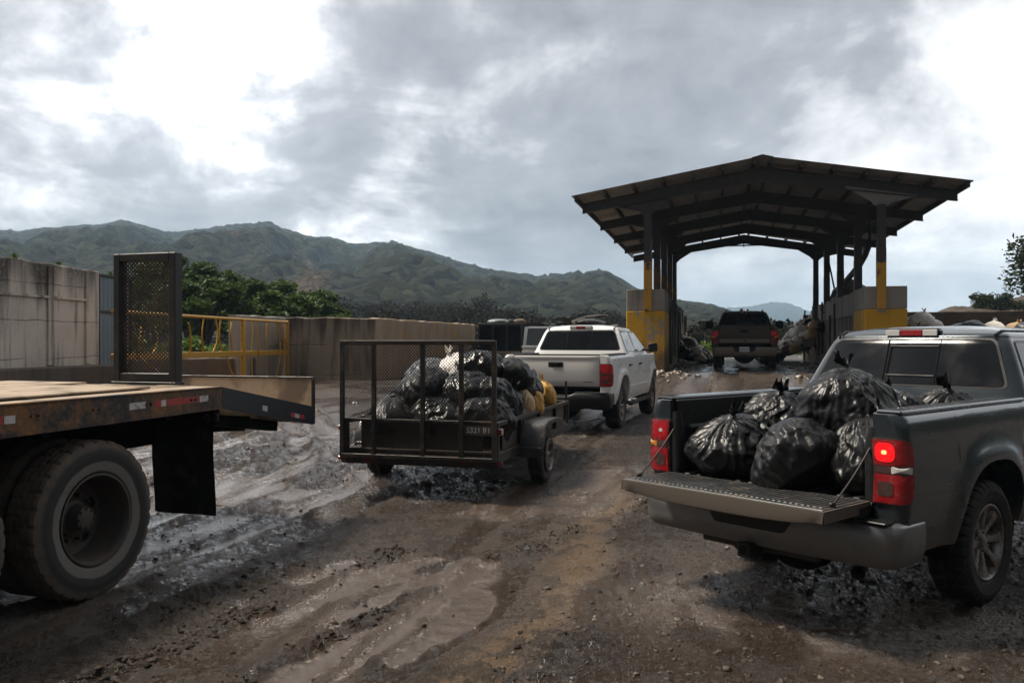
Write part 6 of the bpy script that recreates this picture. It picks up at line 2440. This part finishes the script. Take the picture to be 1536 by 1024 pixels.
    for p, c in ((.16, (1.1, 1.09, 1.08)), (.33, (.78, .78, .78)), (.50, (.56, .565, .58)), (.70, (.32, .33, .35))):
        e = cr.elements.new(p); e.color = (*c, 1)
    # a bluish veil low over the horizon
    lo = nw('ShaderNodeMapRange', interpolation_type='SMOOTHSTEP'); L(zz, lo.inputs[0])
    lo.inputs[1].default_value = .0; lo.inputs[2].default_value = .16; lo.inputs[3].default_value = .60; lo.inputs[4].default_value = 0.0
    rt = nw('ShaderNodeMapRange', interpolation_type='SMOOTHSTEP'); L(sp.outputs[0], rt.inputs[0])
    rt.inputs[1].default_value = .0; rt.inputs[2].default_value = .35; rt.inputs[3].default_value = .25; rt.inputs[4].default_value = 1.0
    mx = nw('ShaderNodeMix', data_type='RGBA')
    L(mth('MULTIPLY', lo.outputs[0], rt.outputs[0]), mx.inputs[0]); L(rp.outputs[0], mx.inputs[6]); mx.inputs[7].default_value = (.50, .57, .63, 1)
    # thin cloud lets a little of the clear sky through
    sk = nw('ShaderNodeMix', data_type='RGBA')
    sk.inputs[0].default_value = .05
    sv = nw('ShaderNodeVectorMath', operation='SCALE'); L(sky.outputs[0], sv.inputs[0]); sv.inputs['Scale'].default_value = .1
    L(mx.outputs[2], sk.inputs[6]); L(sv.outputs[0], sk.inputs[7])
    st = nw('ShaderNodeVectorMath', operation='SCALE'); L(sk.outputs[2], st.inputs[0]); st.inputs['Scale'].default_value = 10.0
    # the hidden sun makes the thin cloud in front of it glow far beyond white
    gl = None
    for (px, py), sig, amp in (((285, 95), .085, 4.5), ((620, 225), .05, .15), ((430, 318), .16, .45), ((150, 325), .14, .45)):
        dp = nw('ShaderNodeVectorMath', operation='DOT_PRODUCT')
        L(nd.outputs[0], dp.inputs[0]); dp.inputs[1].default_value = dirv(px, py)
        e = mth('MULTIPLY', mth('EXPONENT', mth('MULTIPLY', mth('SUBTRACT', dp.outputs['Value'], 1.0), 1 / sig ** 2)), amp)
        gl = e if gl is None else mth('ADD', gl, e)
    thin = nw('ShaderNodeMapRange', interpolation_type='SMOOTHSTEP'); L(k, thin.inputs[0])
    thin.inputs[1].default_value = .62; thin.inputs[2].default_value = .18; thin.inputs[3].default_value = .10; thin.inputs[4].default_value = 1.0
    gsc = nw('ShaderNodeVectorMath', operation='SCALE'); L(st.outputs[0], gsc.inputs[0]); L(mth('ADD', 1.0, mth('MULTIPLY', gl, thin.outputs[0])), gsc.inputs['Scale'])
    st = gsc
    # unseen sky overhead and behind is dimmed to cut ambient light
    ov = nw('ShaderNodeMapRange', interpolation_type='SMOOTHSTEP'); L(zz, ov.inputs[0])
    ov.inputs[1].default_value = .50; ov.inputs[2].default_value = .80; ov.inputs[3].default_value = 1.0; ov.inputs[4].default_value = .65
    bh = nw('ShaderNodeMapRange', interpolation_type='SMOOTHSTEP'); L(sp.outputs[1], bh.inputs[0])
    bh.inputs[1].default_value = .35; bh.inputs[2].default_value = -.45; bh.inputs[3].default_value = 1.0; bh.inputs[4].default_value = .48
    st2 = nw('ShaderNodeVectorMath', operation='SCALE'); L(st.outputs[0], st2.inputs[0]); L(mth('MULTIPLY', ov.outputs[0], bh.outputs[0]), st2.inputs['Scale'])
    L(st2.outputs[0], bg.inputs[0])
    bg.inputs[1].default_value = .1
    L(bg.outputs[0], out.inputs[0])


def make_sun():
    s = bpy.data.lights.new('sun', 'SUN')
    s.energy = SUN_E
    s.angle = R(12)
    s.color = (1.0, .91, .78)
    o = bpy.data.objects.new('sun', s)
    COL.objects.link(o)
    v = Vector((math.sin(SUN_AZ) * math.cos(SUN_EL), math.cos(SUN_AZ) * math.cos(SUN_EL), math.sin(SUN_EL)))
    o.rotation_euler = v.to_track_quat('Z', 'Y').to_euler()


def make_camera():
    c = bpy.data.cameras.new('camera')
    c.sensor_width = 36
    c.lens = 36 * FPX / 1536
    c.shift_y = (CY - 512) / 1536
    c.clip_end = 20000
    c.clip_start = .05
    o = bpy.data.objects.new('camera', c)
    o.location = (0, 0, CAM_H)
    o.rotation_euler = (PI / 2, 0, 0)
    COL.objects.link(o)
    scene.camera = o
SUN_E = 3.6
make_world(); make_sun(); make_camera()
make_ground(); make_scatter()
make_pickup(GRAY)
bags_gray()
make_pickup(WHITE)
make_pickup(BROWN)
make_trailer(); bags_trailer()
make_flatbed()
make_shed(); make_walls(); make_railing(); make_skips()
bags_far(gz)
make_vegetation(); make_hills()
make_haze(.0003)
vs = scene.view_settings
vs.view_transform = 'Standard'
vs.look = 'None'
vs.exposure = 0.72
vs.gamma = 1.0
scene.render.engine = 'CYCLES'
scene.cycles.use_denoising = True
scene.cycles.use_adaptive_sampling = False
scene.cycles.max_bounces = 8
scene.cycles.volume_bounces = 1
scene.cycles.transparent_max_bounces = 12
